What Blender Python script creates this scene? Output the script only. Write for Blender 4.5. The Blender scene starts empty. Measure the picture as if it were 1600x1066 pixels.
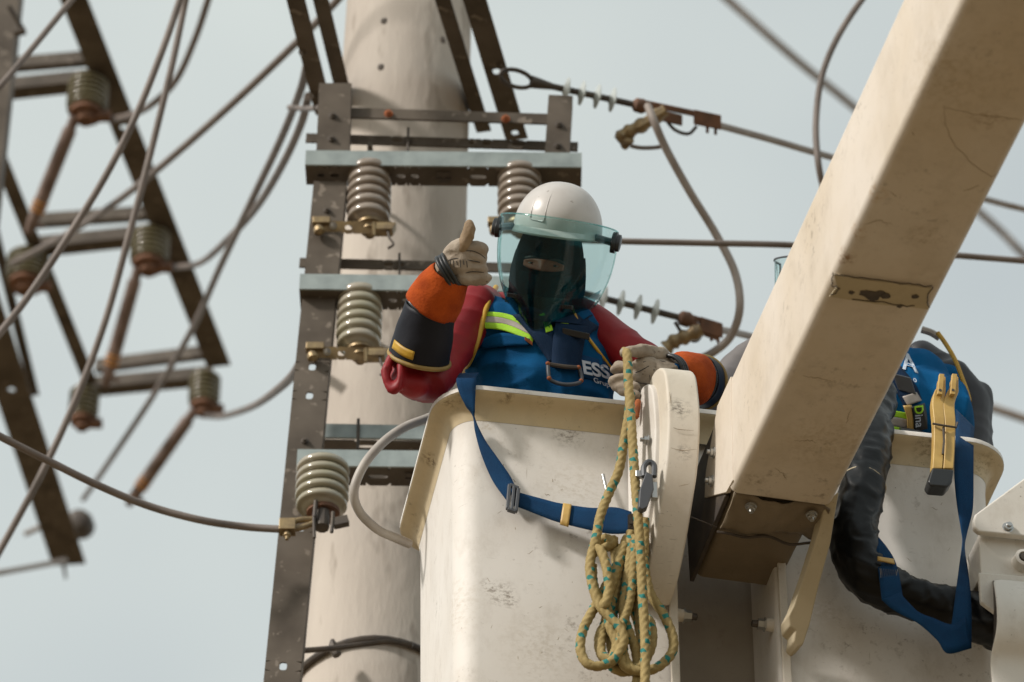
import bpy, bmesh, math, random
from mathutils import Vector, Matrix, noise
from mathutils.bvhtree import BVHTree
random.seed(7)
V3 = Vector
C = bpy.context.scene
COL = C.collection

# ------------------------------------------------------------------ camera, sky, sun, exposure
ELEV = math.radians(38)
CAM = V3((0, 0, 1.6))
FW = V3((0, math.cos(ELEV), math.sin(ELEV)))
UPV = V3((0, -math.sin(ELEV), math.cos(ELEV)))
RT = V3((1, 0, 0))
FPX = 6000.0
cd = bpy.data.cameras.new('camera')
cd.sensor_width = 36
cd.lens = 135
cd.clip_start = 0.1
cd.clip_end = 6000
cd.dof.use_dof = True
cd.dof.focus_distance = 9.85
cd.dof.aperture_fstop = 3.5
cam = bpy.data.objects.new('camera', cd)
COL.objects.link(cam)
cam.location = CAM
cam.rotation_euler = (math.radians(90) + ELEV, 0, 0)
C.camera = cam

SUN_DIR = V3((-0.74, -0.50, 0.62)).normalized()      # towards the sun
SUN_EL = math.asin(SUN_DIR.z)
SUN_AZ = math.atan2(SUN_DIR.x, SUN_DIR.y)
w = bpy.data.worlds.new('World')
C.world = w
w.use_nodes = True
nt = w.node_tree
nt.nodes.clear()
wo = nt.nodes.new('ShaderNodeOutputWorld')
bg = nt.nodes.new('ShaderNodeBackground')
sk = nt.nodes.new('ShaderNodeTexSky')
sk.sky_type = 'NISHITA'
sk.sun_disc = False
sk.sun_elevation = SUN_EL
sk.sun_rotation = SUN_AZ
sk.air_density = 1.0
sk.dust_density = 5.0
sk.ozone_density = 1.0
hs = nt.nodes.new('ShaderNodeMix')
hs.data_type = 'RGBA'
cn = nt.nodes.new('ShaderNodeTexNoise')             # thin uneven cloud veil
cn.inputs['Scale'].default_value = 4.5
cn.inputs['Detail'].default_value = 3
ctc = nt.nodes.new('ShaderNodeTexCoord')
nt.links.new(ctc.outputs['Generated'], cn.inputs['Vector'])
cr = nt.nodes.new('ShaderNodeMapRange')
cr.inputs[1].default_value = 0.3
cr.inputs[2].default_value = 0.7
cr.inputs[3].default_value = 0.66
cr.inputs[4].default_value = 0.93
nt.links.new(cn.outputs[0], cr.inputs[0])
nt.links.new(cr.outputs[0], hs.inputs[0])
hs.inputs[7].default_value = (5.12, 5.5, 5.27, 1)        # thin high haze over the blue
nt.links.new(sk.outputs[0], hs.inputs[6])
nt.links.new(hs.outputs[2], bg.inputs[0])
bg.inputs[1].default_value = 0.127
nt.links.new(bg.outputs[0], wo.inputs[0])

sd = bpy.data.lights.new('sun', 'SUN')
sd.energy = 3.0
sd.angle = math.radians(6)
sd.color = (1.0, 0.95, 0.89)
so = bpy.data.objects.new('sun', sd)
COL.objects.link(so)
so.rotation_euler = SUN_DIR.to_track_quat('Z', 'Y').to_euler()
so.location = (0, 0, 30)

C.view_settings.view_transform = 'Standard'
C.view_settings.look = 'None'
C.view_settings.exposure = 0.14
C.view_settings.gamma = 1.0

# ------------------------------------------------------------------ where things stand
def ray(px, py):
    return FW + RT * ((px - 800) / FPX) + UPV * ((533 - py) / FPX)
def P(px, py, d):                       # d metres along the lens axis
    return CAM + ray(px, py) * d
def onplane(px, py, p, n):
    r = ray(px, py)
    return CAM + r * ((p - CAM).dot(n) / r.dot(n))
def V(px, py, Y):                       # on the vertical plane y = Y
    return onplane(px, py, V3((0, Y, 0)), V3((0, 1, 0)))
def H(px, py, z):                       # at height z
    return onplane(px, py, V3((0, 0, z)), V3((0, 0, 1)))
YA = math.radians(10)
EX = V3((math.cos(YA), math.sin(YA), 0))
EY = V3((-math.sin(YA), math.cos(YA), 0))
EZ = V3((0, 0, 1))
P0 = P(735, 598, 9.8)                   # near edge of the bucket rim
def L(x, o, z):                         # bucket coordinates
    return P0 + EX * x + EY * o + EZ * z
def B(px, py, o=0.0):                   # on a plane parallel to the bucket's front, o metres behind its lip
    return onplane(px, py, P0 + EY * o, EY)
def inB(p):
    q = p - P0
    return q.dot(EX), q.dot(EY), q.z

ba, bb = P(1141, 769, 9.4), P(1504, 0, 8.0)
AX = (bb - ba).normalized()
BV = V3((AX.y, -AX.x, 0)).normalized()
if BV.x < 0: BV = -BV
BU = AX.cross(BV).normalized()
if BU.z < 0: BU = -BU
def KU(px, py, u=-.0015): return onplane(px, py, ba + BU * u, BU)       # on the boom's underside

# ------------------------------------------------------------------ materials
MATS = {}
def mat(name, base, rough=0.5, metal=0.0, var=None, var_scale=6.0, speck=None, speck_scale=60, speck_lo=0.66, bump=0.0, bump_scale=80,
        stretch=(1, 1, 1), spec=0.5, var_lo=0.35, var_hi=0.7, sheen=0.0, coat=0.0):
    m = bpy.data.materials.new(name)
    m.use_nodes = True
    n, l = m.node_tree.nodes, m.node_tree.links
    b = n['Principled BSDF']
    b.inputs['Roughness'].default_value = rough
    b.inputs['Metallic'].default_value = metal
    b.inputs['Specular IOR Level'].default_value = spec
    if coat: b.inputs['Coat Weight'].default_value = coat
    if sheen: b.inputs['Sheen Weight'].default_value = sheen
    b.inputs['Base Color'].default_value = (*base, 1)
    tc = n.new('ShaderNodeTexCoord')
    mp = n.new('ShaderNodeMapping')
    mp.inputs['Scale'].default_value = stretch
    l.new(tc.outputs['Object'], mp.inputs[0])
    last = None
    def layer(colour, scale, lo, hi, detail=5, amount=1.0):
        nonlocal last
        t = n.new('ShaderNodeTexNoise')
        t.inputs['Scale'].default_value = scale
        t.inputs['Detail'].default_value = detail
        l.new(mp.outputs[0], t.inputs['Vector'])
        r = n.new('ShaderNodeMapRange')
        r.inputs[1].default_value = lo
        r.inputs[2].default_value = hi
        r.inputs[4].default_value = amount
        l.new(t.outputs[0], r.inputs[0])
        x = n.new('ShaderNodeMix')
        x.data_type = 'RGBA'
        l.new(r.outputs[0], x.inputs[0])
        if last is None: x.inputs[6].default_value = (*base, 1)
        else: l.new(last, x.inputs[6])
        x.inputs[7].default_value = (*colour, 1)
        last = x.outputs[2]
    if var: layer(var, var_scale, var_lo, var_hi)
    if speck: layer(speck, speck_scale, speck_lo, speck_lo + 0.06, 3, 0.85)
    if last is not None: l.new(last, b.inputs['Base Color'])
    if bump:
        t = n.new('ShaderNodeTexNoise')
        t.inputs['Scale'].default_value = bump_scale
        t.inputs['Detail'].default_value = 4
        l.new(mp.outputs[0], t.inputs['Vector'])
        bp = n.new('ShaderNodeBump')
        bp.inputs['Strength'].default_value = bump
        bp.inputs['Distance'].default_value = 0.004
        l.new(t.outputs[0], bp.inputs['Height'])
        l.new(bp.outputs[0], b.inputs['Normal'])
    MATS[name] = m
    return m

def fibreglass(name, base, aged, spots=()):
    """white gelcoat with yellowing, scuffs, streaks, scratches; spots = worn patches (object-space centre, size)"""
    m = bpy.data.materials.new(name)
    m.use_nodes = True
    n, l = m.node_tree.nodes, m.node_tree.links
    b = n['Principled BSDF']
    tc = n.new('ShaderNodeTexCoord')
    geo = n.new('ShaderNodeNewGeometry')
    def noi(scale, detail=5, stretch=None, rough=0.55):
        t = n.new('ShaderNodeTexNoise')
        t.inputs['Scale'].default_value = scale
        t.inputs['Detail'].default_value = detail
        t.inputs['Roughness'].default_value = rough
        if stretch:
            mp = n.new('ShaderNodeMapping')
            mp.inputs['Scale'].default_value = stretch
            l.new(geo.outputs['Position'], mp.inputs[0])
            l.new(mp.outputs[0], t.inputs['Vector'])
        else:
            l.new(geo.outputs['Position'], t.inputs['Vector'])
        return t.outputs[0]
    def rng(v, lo, hi, to=1.0):
        r = n.new('ShaderNodeMapRange')
        r.inputs[1].default_value = lo
        r.inputs[2].default_value = hi
        r.inputs[4].default_value = to
        l.new(v, r.inputs[0])
        return r.outputs[0]
    def mul(a, c):
        x = n.new('ShaderNodeMath')
        x.operation = 'MULTIPLY'
        l.new(a, x.inputs[0])
        if isinstance(c, float): x.inputs[1].default_value = c
        else: l.new(c, x.inputs[1])
        return x.outputs[0]
    def mix(f, a, colour):
        x = n.new('ShaderNodeMix')
        x.data_type = 'RGBA'
        l.new(f, x.inputs[0])
        if isinstance(a, tuple): x.inputs[6].default_value = (*a, 1)
        else: l.new(a, x.inputs[6])
        x.inputs[7].default_value = (*colour, 1)
        return x.outputs[2]
    c = mix(rng(noi(2.2), 0.35, 0.75, 0.8), base, aged)
    c = mix(rng(noi(7, 8, (1, 1, 0.35)), 0.52, 0.8, 0.35), c, tuple(x * 0.72 for x in aged))
    c = mix(mul(rng(noi(3.1, 3), 0.5, 0.66), rng(noi(38, 8, (1, 1, 1), 0.7), 0.56, 0.68, 0.65)), c, (0.17, 0.13, 0.09))
    c = mix(mul(rng(noi(120, 2), 0.70, 0.75), rng(noi(6, 3), 0.45, 0.65, 0.8)), c, (0.12, 0.09, 0.06))
    c = mix(rng(noi(14, 9, (1, 1, .6), .75), 0.5, 0.75, 0.32), c, (0.30, 0.24, 0.17))
    c = mix(mul(rng(noi(26, 2, (1, 1, 9)), 0.68, 0.72), rng(noi(4, 2), 0.55, 0.66, 0.4)), c, (0.2, 0.16, 0.12))
    c = mix(mul(rng(noi(11, 2, (9, 9, 1)), 0.70, 0.73), rng(noi(5, 2), 0.56, 0.66, 0.35)), c, (0.24, 0.19, 0.13))
    for (pt, size, colour, amt) in spots:
        d = n.new('ShaderNodeVectorMath')
        d.operation = 'DISTANCE'
        l.new(geo.outputs['Position'], d.inputs[0])
        d.inputs[1].default_value = pt
        f = rng(d.outputs['Value'], size, size * 0.2)
        c = mix(mul(f, rng(noi(60, 8, (1, 1, 1.6), 0.75), 0.47, 0.6, amt)), c, colour)
    l.new(c, b.inputs['Base Color'])
    l.new(rng(noi(30, 4), 0.3, 0.7, 0.5), b.inputs['Roughness'])
    b.inputs['Roughness'].default_value = 0.4
    t = noi(160, 3)
    bp = n.new('ShaderNodeBump')
    bp.inputs['Strength'].default_value = 0.12
    bp.inputs['Distance'].default_value = 0.002
    l.new(t, bp.inputs['Height'])
    l.new(bp.outputs[0], b.inputs['Normal'])
    r = n.new('ShaderNodeMapRange')
    r.inputs[3].default_value = 0.48
    r.inputs[4].default_value = 0.8
    l.new(noi(25, 4), r.inputs[0])
    l.new(r.outputs[0], b.inputs['Roughness'])
    return m

DIRT = (0.13, 0.09, 0.055)
M_bucket = fibreglass('gelcoat_bucket', (0.70, 0.67, 0.63), (0.625, 0.58, 0.52), [
    (tuple(B(785, 925, .055)), 0.05, DIRT, 0.75), (tuple(B(765, 913, .055)), 0.03, DIRT, 0.8), (tuple(B(800, 935, .055)), 0.03, DIRT, 0.6), (tuple(B(700, 950, .10)), 0.12, (0.5, 0.44, 0.36), 0.6), (tuple(B(850, 1010, .055)), 0.14, (0.5, 0.45, 0.38), 0.6), (tuple(B(900, 760, .055)), 0.12, (0.52, 0.47, 0.4), 0.6), (tuple(B(890, 668, .03)), 0.06, DIRT, 1.0), (tuple(B(760, 645, .03)), 0.06, (0.4, .3, .16), 0.9),
    (tuple(B(815, 632, .02)), 0.045, DIRT, 0.6), (tuple(B(1160, 900, .055)), 0.09, DIRT, 0.75), (tuple(B(1120, 940, .055)), 0.10, DIRT, 0.6),
    (tuple(B(1290, 950, .055)), 0.07, (0.75, 0.72, 0.7), 0.9), (tuple(B(1100, 1040, .055)), 0.06, DIRT, 0.6)])
M_lip = fibreglass('gelcoat_lip', (0.58, 0.485, 0.325), (0.46, 0.35, 0.185), [
    (tuple(Q), q_, (0.12, 0.075, 0.03), a_) for Q, q_, a_ in ((B(690, 660, .2), .05, .8), (B(672, 720, .3), .04, .9), (B(655, 780, .4), .05, .8), (B(640, 850, .6), .07, 1.0), (B(700, 620, .04), .05, .8), (B(790, 618, .01), .03, .8),
    (B(850, 625, .02), .03, .9), (B(930, 632, .02), .03, .8), (B(1000, 640, .02), .04, .9), (B(1450, 700, .02), .05, .7), (B(1540, 730, .05), .05, .7))])
M_boom = fibreglass('gelcoat_boom', (0.655, 0.59, 0.515), (0.555, 0.46, 0.335), [
    (tuple(KU(1318, 405)), 0.035, (0.22, 0.10, 0.02), 1.0), (tuple(KU(1338, 365)), 0.03, (0.36, 0.19, 0.05), 0.9), (tuple(KU(1368, 305)), 0.035, (0.40, 0.23, 0.07), 0.7),
    (tuple(KU(1545, 190)), 0.05, (0.22, 0.13, 0.06), 0.55), (tuple(KU(1445, 370)), 0.05, (0.26, 0.17, 0.08), 0.5), (tuple(KU(1300, 690)), 0.16, (0.40, 0.31, 0.19), 0.5),
    (tuple(KU(1180, 750)), 0.04, (0.2, 0.14, 0.07), 0.6), (tuple(KU(1480, 120)), 0.2, (0.42, 0.33, 0.21), 0.5)])
M_plate = fibreglass('painted_plate', (0.645, 0.605, 0.545), (0.53, 0.455, 0.335), [
    (tuple(B(1060, 640, -.18)), 0.04, (0.1, 0.08, 0.06), 0.9), (tuple(B(1070, 705, -.18)), 0.03, (0.1, 0.08, 0.06), 1.0), (tuple(B(1060, 830, -.17)), 0.10, (0.42, 0.33, 0.17), 0.9),
    (tuple(B(1045, 910, -.12)), 0.09, (0.36, 0.27, 0.13), 1.0), (tuple(B(1085, 770, -.18)), 0.06, (0.14, 0.11, 0.07), 0.9)])
M_cheek = fibreglass('stained_plate', (0.50, 0.43, 0.30), (0.40, 0.33, 0.21))
M_liner = fibreglass('bare_fibreglass_liner', (0.21, 0.165, 0.11), (0.12, 0.09, 0.058))
M_grime_shade = fibreglass('shaded_greasy_recess', (0.40, 0.36, 0.31), (0.15, 0.13, 0.10))  # darkened to stand in for shade under the boom tip, with some grease
M_house = fibreglass('white_housing', (0.68, 0.655, 0.61), (0.6, 0.56, 0.49))
M_concrete = mat('concrete', (0.52, 0.465, 0.405), 0.9, var=(0.33, 0.285, 0.245), var_scale=3.0, speck=(0.33, 0.285, 0.24), speck_scale=11, speck_lo=0.58, bump=0.8, bump_scale=38, stretch=(1, 1, 0.3), var_lo=.4, var_hi=.75)
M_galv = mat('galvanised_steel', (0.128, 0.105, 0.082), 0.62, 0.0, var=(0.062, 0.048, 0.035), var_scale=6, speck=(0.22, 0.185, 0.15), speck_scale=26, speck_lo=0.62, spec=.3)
M_galv_pale = mat('galvanised_steel_pale', (0.33, 0.375, 0.365), 0.45, 0.3, var=(0.23, 0.265, 0.26), var_scale=14)  # paler, slightly teal steel for the crossarm fronts
M_rust = mat('rusty_steel', (0.24, 0.12, 0.07), 0.8, 0.2, var=(0.12, 0.07, 0.05), var_scale=18)
M_rustorange = mat('rust_orange', (0.5, 0.13, 0.03), 0.8, var=(0.2, 0.07, 0.03), var_scale=40)
M_fuse = mat('fuse_tube', (0.25, 0.175, 0.145), 0.6, var=(0.13, 0.085, 0.065), var_scale=12)
M_fusering = mat('fuse_ring', (0.55, 0.24, 0.03), 0.6, var=(0.3, 0.12, 0.03), var_scale=60)
M_porc = mat('grey_porcelain', (0.29, 0.245, 0.205), 0.16, var=(0.21, 0.17, 0.13), var_scale=11, coat=0.4)
M_porcg = mat('olive_porcelain', (0.17, 0.15, 0.085), 0.2, var=(0.11, 0.095, 0.055), var_scale=8, coat=0.4)
M_porcl = mat('pale_porcelain', (0.36, 0.32, 0.265), 0.14, var=(0.30, 0.28, 0.19), var_scale=6, coat=0.5)
M_brass = mat('tarnished_brass', (0.34, 0.25, 0.13), 0.45, 0.6, var=(0.18, 0.13, 0.08), var_scale=30)
M_dark = mat('dark_steel', (0.06, 0.05, 0.045), 0.6, 0.3, var=(0.1, 0.08, 0.06), var_scale=20)
M_wire = mat('weathered_cable', (0.20, 0.165, 0.145), 0.6, var=(0.13, 0.105, 0.09), var_scale=10)
M_wirel = mat('pale_cable', (0.33, 0.29, 0.26), 0.6, var=(0.25, 0.21, 0.185), var_scale=10)
M_hose = mat('grey_hose', (0.40, 0.37, 0.33), 0.5, var=(0.3, 0.27, 0.24), var_scale=15)
M_polymer = mat('pale_polymer', (0.46, 0.50, 0.49), 0.6)
M_red = mat('red_rubber', (0.29, 0.012, 0.016), 0.5, var=(0.19, 0.008, 0.012), var_scale=7, bump=0.12, bump_scale=60, spec=.3)
M_redin = mat('red_rubber_inside', (0.04, 0.008, 0.008), 0.7)
M_yel = mat('yellow_rubber', (0.52, 0.31, 0.02), 0.5, var=(0.36, 0.2, 0.015), var_scale=25)
M_olive = mat('tan_rubber_rim', (0.33, 0.22, 0.06), 0.55, var=(0.22, 0.14, 0.04), var_scale=20)
M_navyr = mat('black_rubber_gauntlet', (0.010, 0.011, 0.017), 0.55, var=(0.028, 0.028, 0.035), var_scale=12, var_lo=.55, var_hi=.85, bump=0.2, bump_scale=50, spec=.22)
M_orange = mat('orange_suede', (0.42, 0.072, 0.009), 0.9, var=(0.27, 0.04, 0.006), var_scale=18, bump=0.5, bump_scale=160, spec=.2)
M_glove = mat('beige_leather', (0.385, 0.325, 0.26), 0.8, var=(0.22, 0.175, 0.13), var_scale=17, speck=(0.16, 0.12, 0.09), speck_scale=60, speck_lo=.66, bump=0.6, bump_scale=110, spec=.25)
M_glovet = mat('tan_leather', (0.30, 0.215, 0.125), 0.75, var=(0.22, 0.15, 0.09), var_scale=26, bump=0.4, bump_scale=110)
M_blackp = mat('black_plastic', (0.012, 0.013, 0.014), 0.35)
M_greyp = mat('grey_plastic', (0.06, 0.065, 0.075), 0.45)
M_blue = mat('blue_work_cloth', (0.003, 0.072, 0.185), 0.9, var=(0.002, 0.042, 0.115), var_scale=10, bump=0.35, bump_scale=300, spec=.12)
M_blue2 = mat('bright_blue_work_cloth', (0.003, 0.10, 0.26), 0.9, var=(0.002, 0.065, 0.175), var_scale=8, bump=0.35, bump_scale=300, spec=.12)
M_webb = mat('blue_webbing', (0.0022, 0.041, 0.115), 0.8, var=(0.0015, 0.029, 0.085), var_scale=20, bump=0.6, bump_scale=420, spec=.2)
M_webn = mat('navy_webbing', (0.003, 0.018, 0.05), 0.8, bump=0.6, bump_scale=420, spec=.2)
M_hood = mat('navy_balaclava', (0.004, 0.013, 0.017), 0.95, var=(0.002, 0.006, 0.009), var_scale=30, bump=0.5, bump_scale=220, spec=.1)
M_skin = mat('skin', (0.26, 0.085, 0.045), 0.55, var=(0.19, 0.055, 0.03), var_scale=40)
M_eye = mat('eye_white', (0.22, 0.19, 0.17), 0.4)
M_lime = mat('lime_hi_vis', (0.33, 0.62, 0.02), 0.7, bump=0.3, bump_scale=300)
M_refl = mat('grey_reflective', (0.36, 0.32, 0.29), 0.5, var=(0.28, 0.25, 0.22), var_scale=40)
M_white = mat('white_print', (0.52, 0.57, 0.64), 0.8, var=(0.38, 0.44, 0.52), var_scale=60)
M_ink = mat('grey_ink', (0.06, 0.055, 0.05), 0.8)
M_steel = mat('bright_steel', (0.42, 0.42, 0.41), 0.3, 0.8)
M_helmet = mat('helmet_shell', (0.51, 0.485, 0.46), 0.34, var=(0.45, 0.42, 0.39), var_scale=14, speck=(0.3, 0.27, 0.24), speck_scale=70, speck_lo=.7, coat=0.12)
M_clampy = mat('yellow_clamp_plastic', (0.56, 0.37, 0.11), 0.45, var=(0.42, 0.26, 0.07), var_scale=20)
M_blackrub = mat('black_wrinkled_rubber', (0.003, 0.0034, 0.004), 0.34, bump=0.12, bump_scale=60, spec=.24)
M_greyrub = mat('charcoal_rubber_sleeve', (0.03, 0.03, 0.035), 0.5, var=(0.02, 0.02, 0.024), var_scale=10, spec=.3)
M_greysl = mat('grey_sleeve', (0.16, 0.145, 0.14), 0.6, var=(0.11, 0.1, 0.1), var_scale=10)
M_scratch = mat('scratch_dirt', (0.26, 0.19, 0.115), 0.9)
M_ground = mat('dry_earth', (0.20, 0.143, 0.078), 0.95, var=(0.14, 0.10, 0.055), var_scale=0.3, bump=0.5, bump_scale=3)

def visor_mat(name, tint, gloss):
    m = bpy.data.materials.new(name)
    m.use_nodes = True
    n, l = m.node_tree.nodes, m.node_tree.links
    n.clear()
    o = n.new('ShaderNodeOutputMaterial')
    t = n.new('ShaderNodeBsdfTransparent')
    t.inputs[0].default_value = (*tint, 1)
    g = n.new('ShaderNodeBsdfGlossy')
    g.inputs['Roughness'].default_value = 0.05
    g.inputs[0].default_value = (0.9, 1, 1, 1)
    fr = n.new('ShaderNodeFresnel')
    fr.inputs[0].default_value = 1.5
    mm = n.new('ShaderNodeMath')
    mm.operation = 'MULTIPLY'
    mm.inputs[1].default_value = gloss
    l.new(fr.outputs[0], mm.inputs[0])
    x = n.new('ShaderNodeMixShader')
    l.new(mm.outputs[0], x.inputs[0])
    l.new(t.outputs[0], x.inputs[1])
    l.new(g.outputs[0], x.inputs[2])
    df = n.new('ShaderNodeBsdfTranslucent')          # teal veil mixed in, imitating sky reflected over the dark areas
    df.inputs[0].default_value = (0.03, 0.36, 0.42, 1)
    y = n.new('ShaderNodeMixShader')
    y.inputs[0].default_value = 0.10 if tint[0] < .8 else 0.03
    l.new(x.outputs[0], y.inputs[1])
    l.new(df.outputs[0], y.inputs[2])
    l.new(y.outputs[0], o.inputs[0])
    return m
M_visor = visor_mat('tinted_face_shield', (0.68, 0.845, 0.825), 0.6)
M_chin = visor_mat('dark_chin_guard', (0.20, 0.40, 0.45), 0.6)
M_visorc = visor_mat('clear_face_shield', (0.82, 0.92, 0.9), 0.8)

def rope_mat():
    m = bpy.data.materials.new('braided_rope')
    m.use_nodes = True
    n, l = m.node_tree.nodes, m.node_tree.links
    b = n['Principled BSDF']
    b.inputs['Roughness'].default_value = 0.85
    uv = n.new('ShaderNodeUVMap')
    uv.uv_map = 'UVMap'
    sp = n.new('ShaderNodeSeparateXYZ')
    l.new(uv.outputs[0], sp.inputs[0])
    def mth(op, a, c=None):
        x = n.new('ShaderNodeMath')
        x.operation = op
        for i, v in enumerate((a, c)):
            if v is None: continue
            if isinstance(v, (int, float)): x.inputs[i].default_value = v
            else: l.new(v, x.inputs[i])
        return x.outputs[0]
    u, v = sp.outputs[0], sp.outputs[1]          # u: metres along, v: turns round
    # coloured tracer yarn: shows as a short fleck on alternate sides
    a = mth('FRACT', mth('DIVIDE', u, 0.052))
    c1 = mth('MULTIPLY', mth('LESS_THAN', mth('ABSOLUTE', mth('SUBTRACT', a, 0.5)), 0.12), mth('LESS_THAN', mth('ABSOLUTE', mth('SUBTRACT', mth('FRACT', mth('SUBTRACT', mth('ADD', v, mth('MULTIPLY', mth('FLOOR', mth('DIVIDE', u, 0.052)), 0.37)), mth('MULTIPLY', a, 0.5))), 0.5)), 0.115))
    a2 = mth('FRACT', mth('ADD', mth('DIVIDE', u, 0.052), 0.5))
    c2 = mth('MULTIPLY', mth('LESS_THAN', mth('ABSOLUTE', mth('SUBTRACT', a2, 0.5)), 0.12), mth('LESS_THAN', mth('ABSOLUTE', mth('SUBTRACT', mth('FRACT', mth('ADD', mth('ADD', v, 0.52), mth('MULTIPLY', mth('FLOOR', mth('ADD', mth('DIVIDE', u, 0.052), 0.5)), 0.37))), 0.5)), 0.115))
    f = mth('MAXIMUM', c1, c2)
    geo = n.new('ShaderNodeNewGeometry')
    t = n.new('ShaderNodeTexNoise')
    t.inputs['Scale'].default_value = 90
    l.new(geo.outputs['Position'], t.inputs['Vector'])
    x0 = n.new('ShaderNodeMix')
    x0.data_type = 'RGBA'
    l.new(t.outputs[0], x0.inputs[0])
    x0.inputs[6].default_value = (0.20, 0.14, 0.045, 1)
    x0.inputs[7].default_value = (0.41, 0.315, 0.135, 1)
    x = n.new('ShaderNodeMix')
    x.data_type = 'RGBA'
    l.new(f, x.inputs[0])
    l.new(x0.outputs[2], x.inputs[6])
    x.inputs[7].default_value = (0.014, 0.17, 0.15, 1)
    l.new(x.outputs[2], b.inputs['Base Color'])
    return m
M_rope = rope_mat()

# ------------------------------------------------------------------ mesh building
def frame_of(d, up=V3((0, 0, 1))):
    d = d.normalized()
    if abs(d.dot(up)) > 0.97: up = V3((0, 1, 0)) if abs(d.y) < 0.9 else V3((1, 0, 0))
    s = d.cross(up).normalized()
    return d, s, s.cross(d).normalized()

def spline(pts, n=8):
    """Catmull-Rom through tuples / vectors of any length"""
    pts = [tuple(p) for p in pts]
    if len(pts) < 3: n = max(n, 2)
    ext = [tuple(2 * a - b for a, b in zip(pts[0], pts[1]))] + pts + [tuple(2 * a - b for a, b in zip(pts[-1], pts[-2]))]
    out = []
    for i in range(1, len(ext) - 2):
        a, b, c, d = ext[i - 1:i + 3]
        for k in range(n):
            t = k / n
            out.append(tuple(0.5 * (2 * B_ + (C_ - A_) * t + (2 * A_ - 5 * B_ + 4 * C_ - D_) * t * t + (3 * B_ - A_ - 3 * C_ + D_) * t ** 3) for A_, B_, C_, D_ in zip(a, b, c, d)))
    out.append(pts[-1])
    return out

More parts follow.
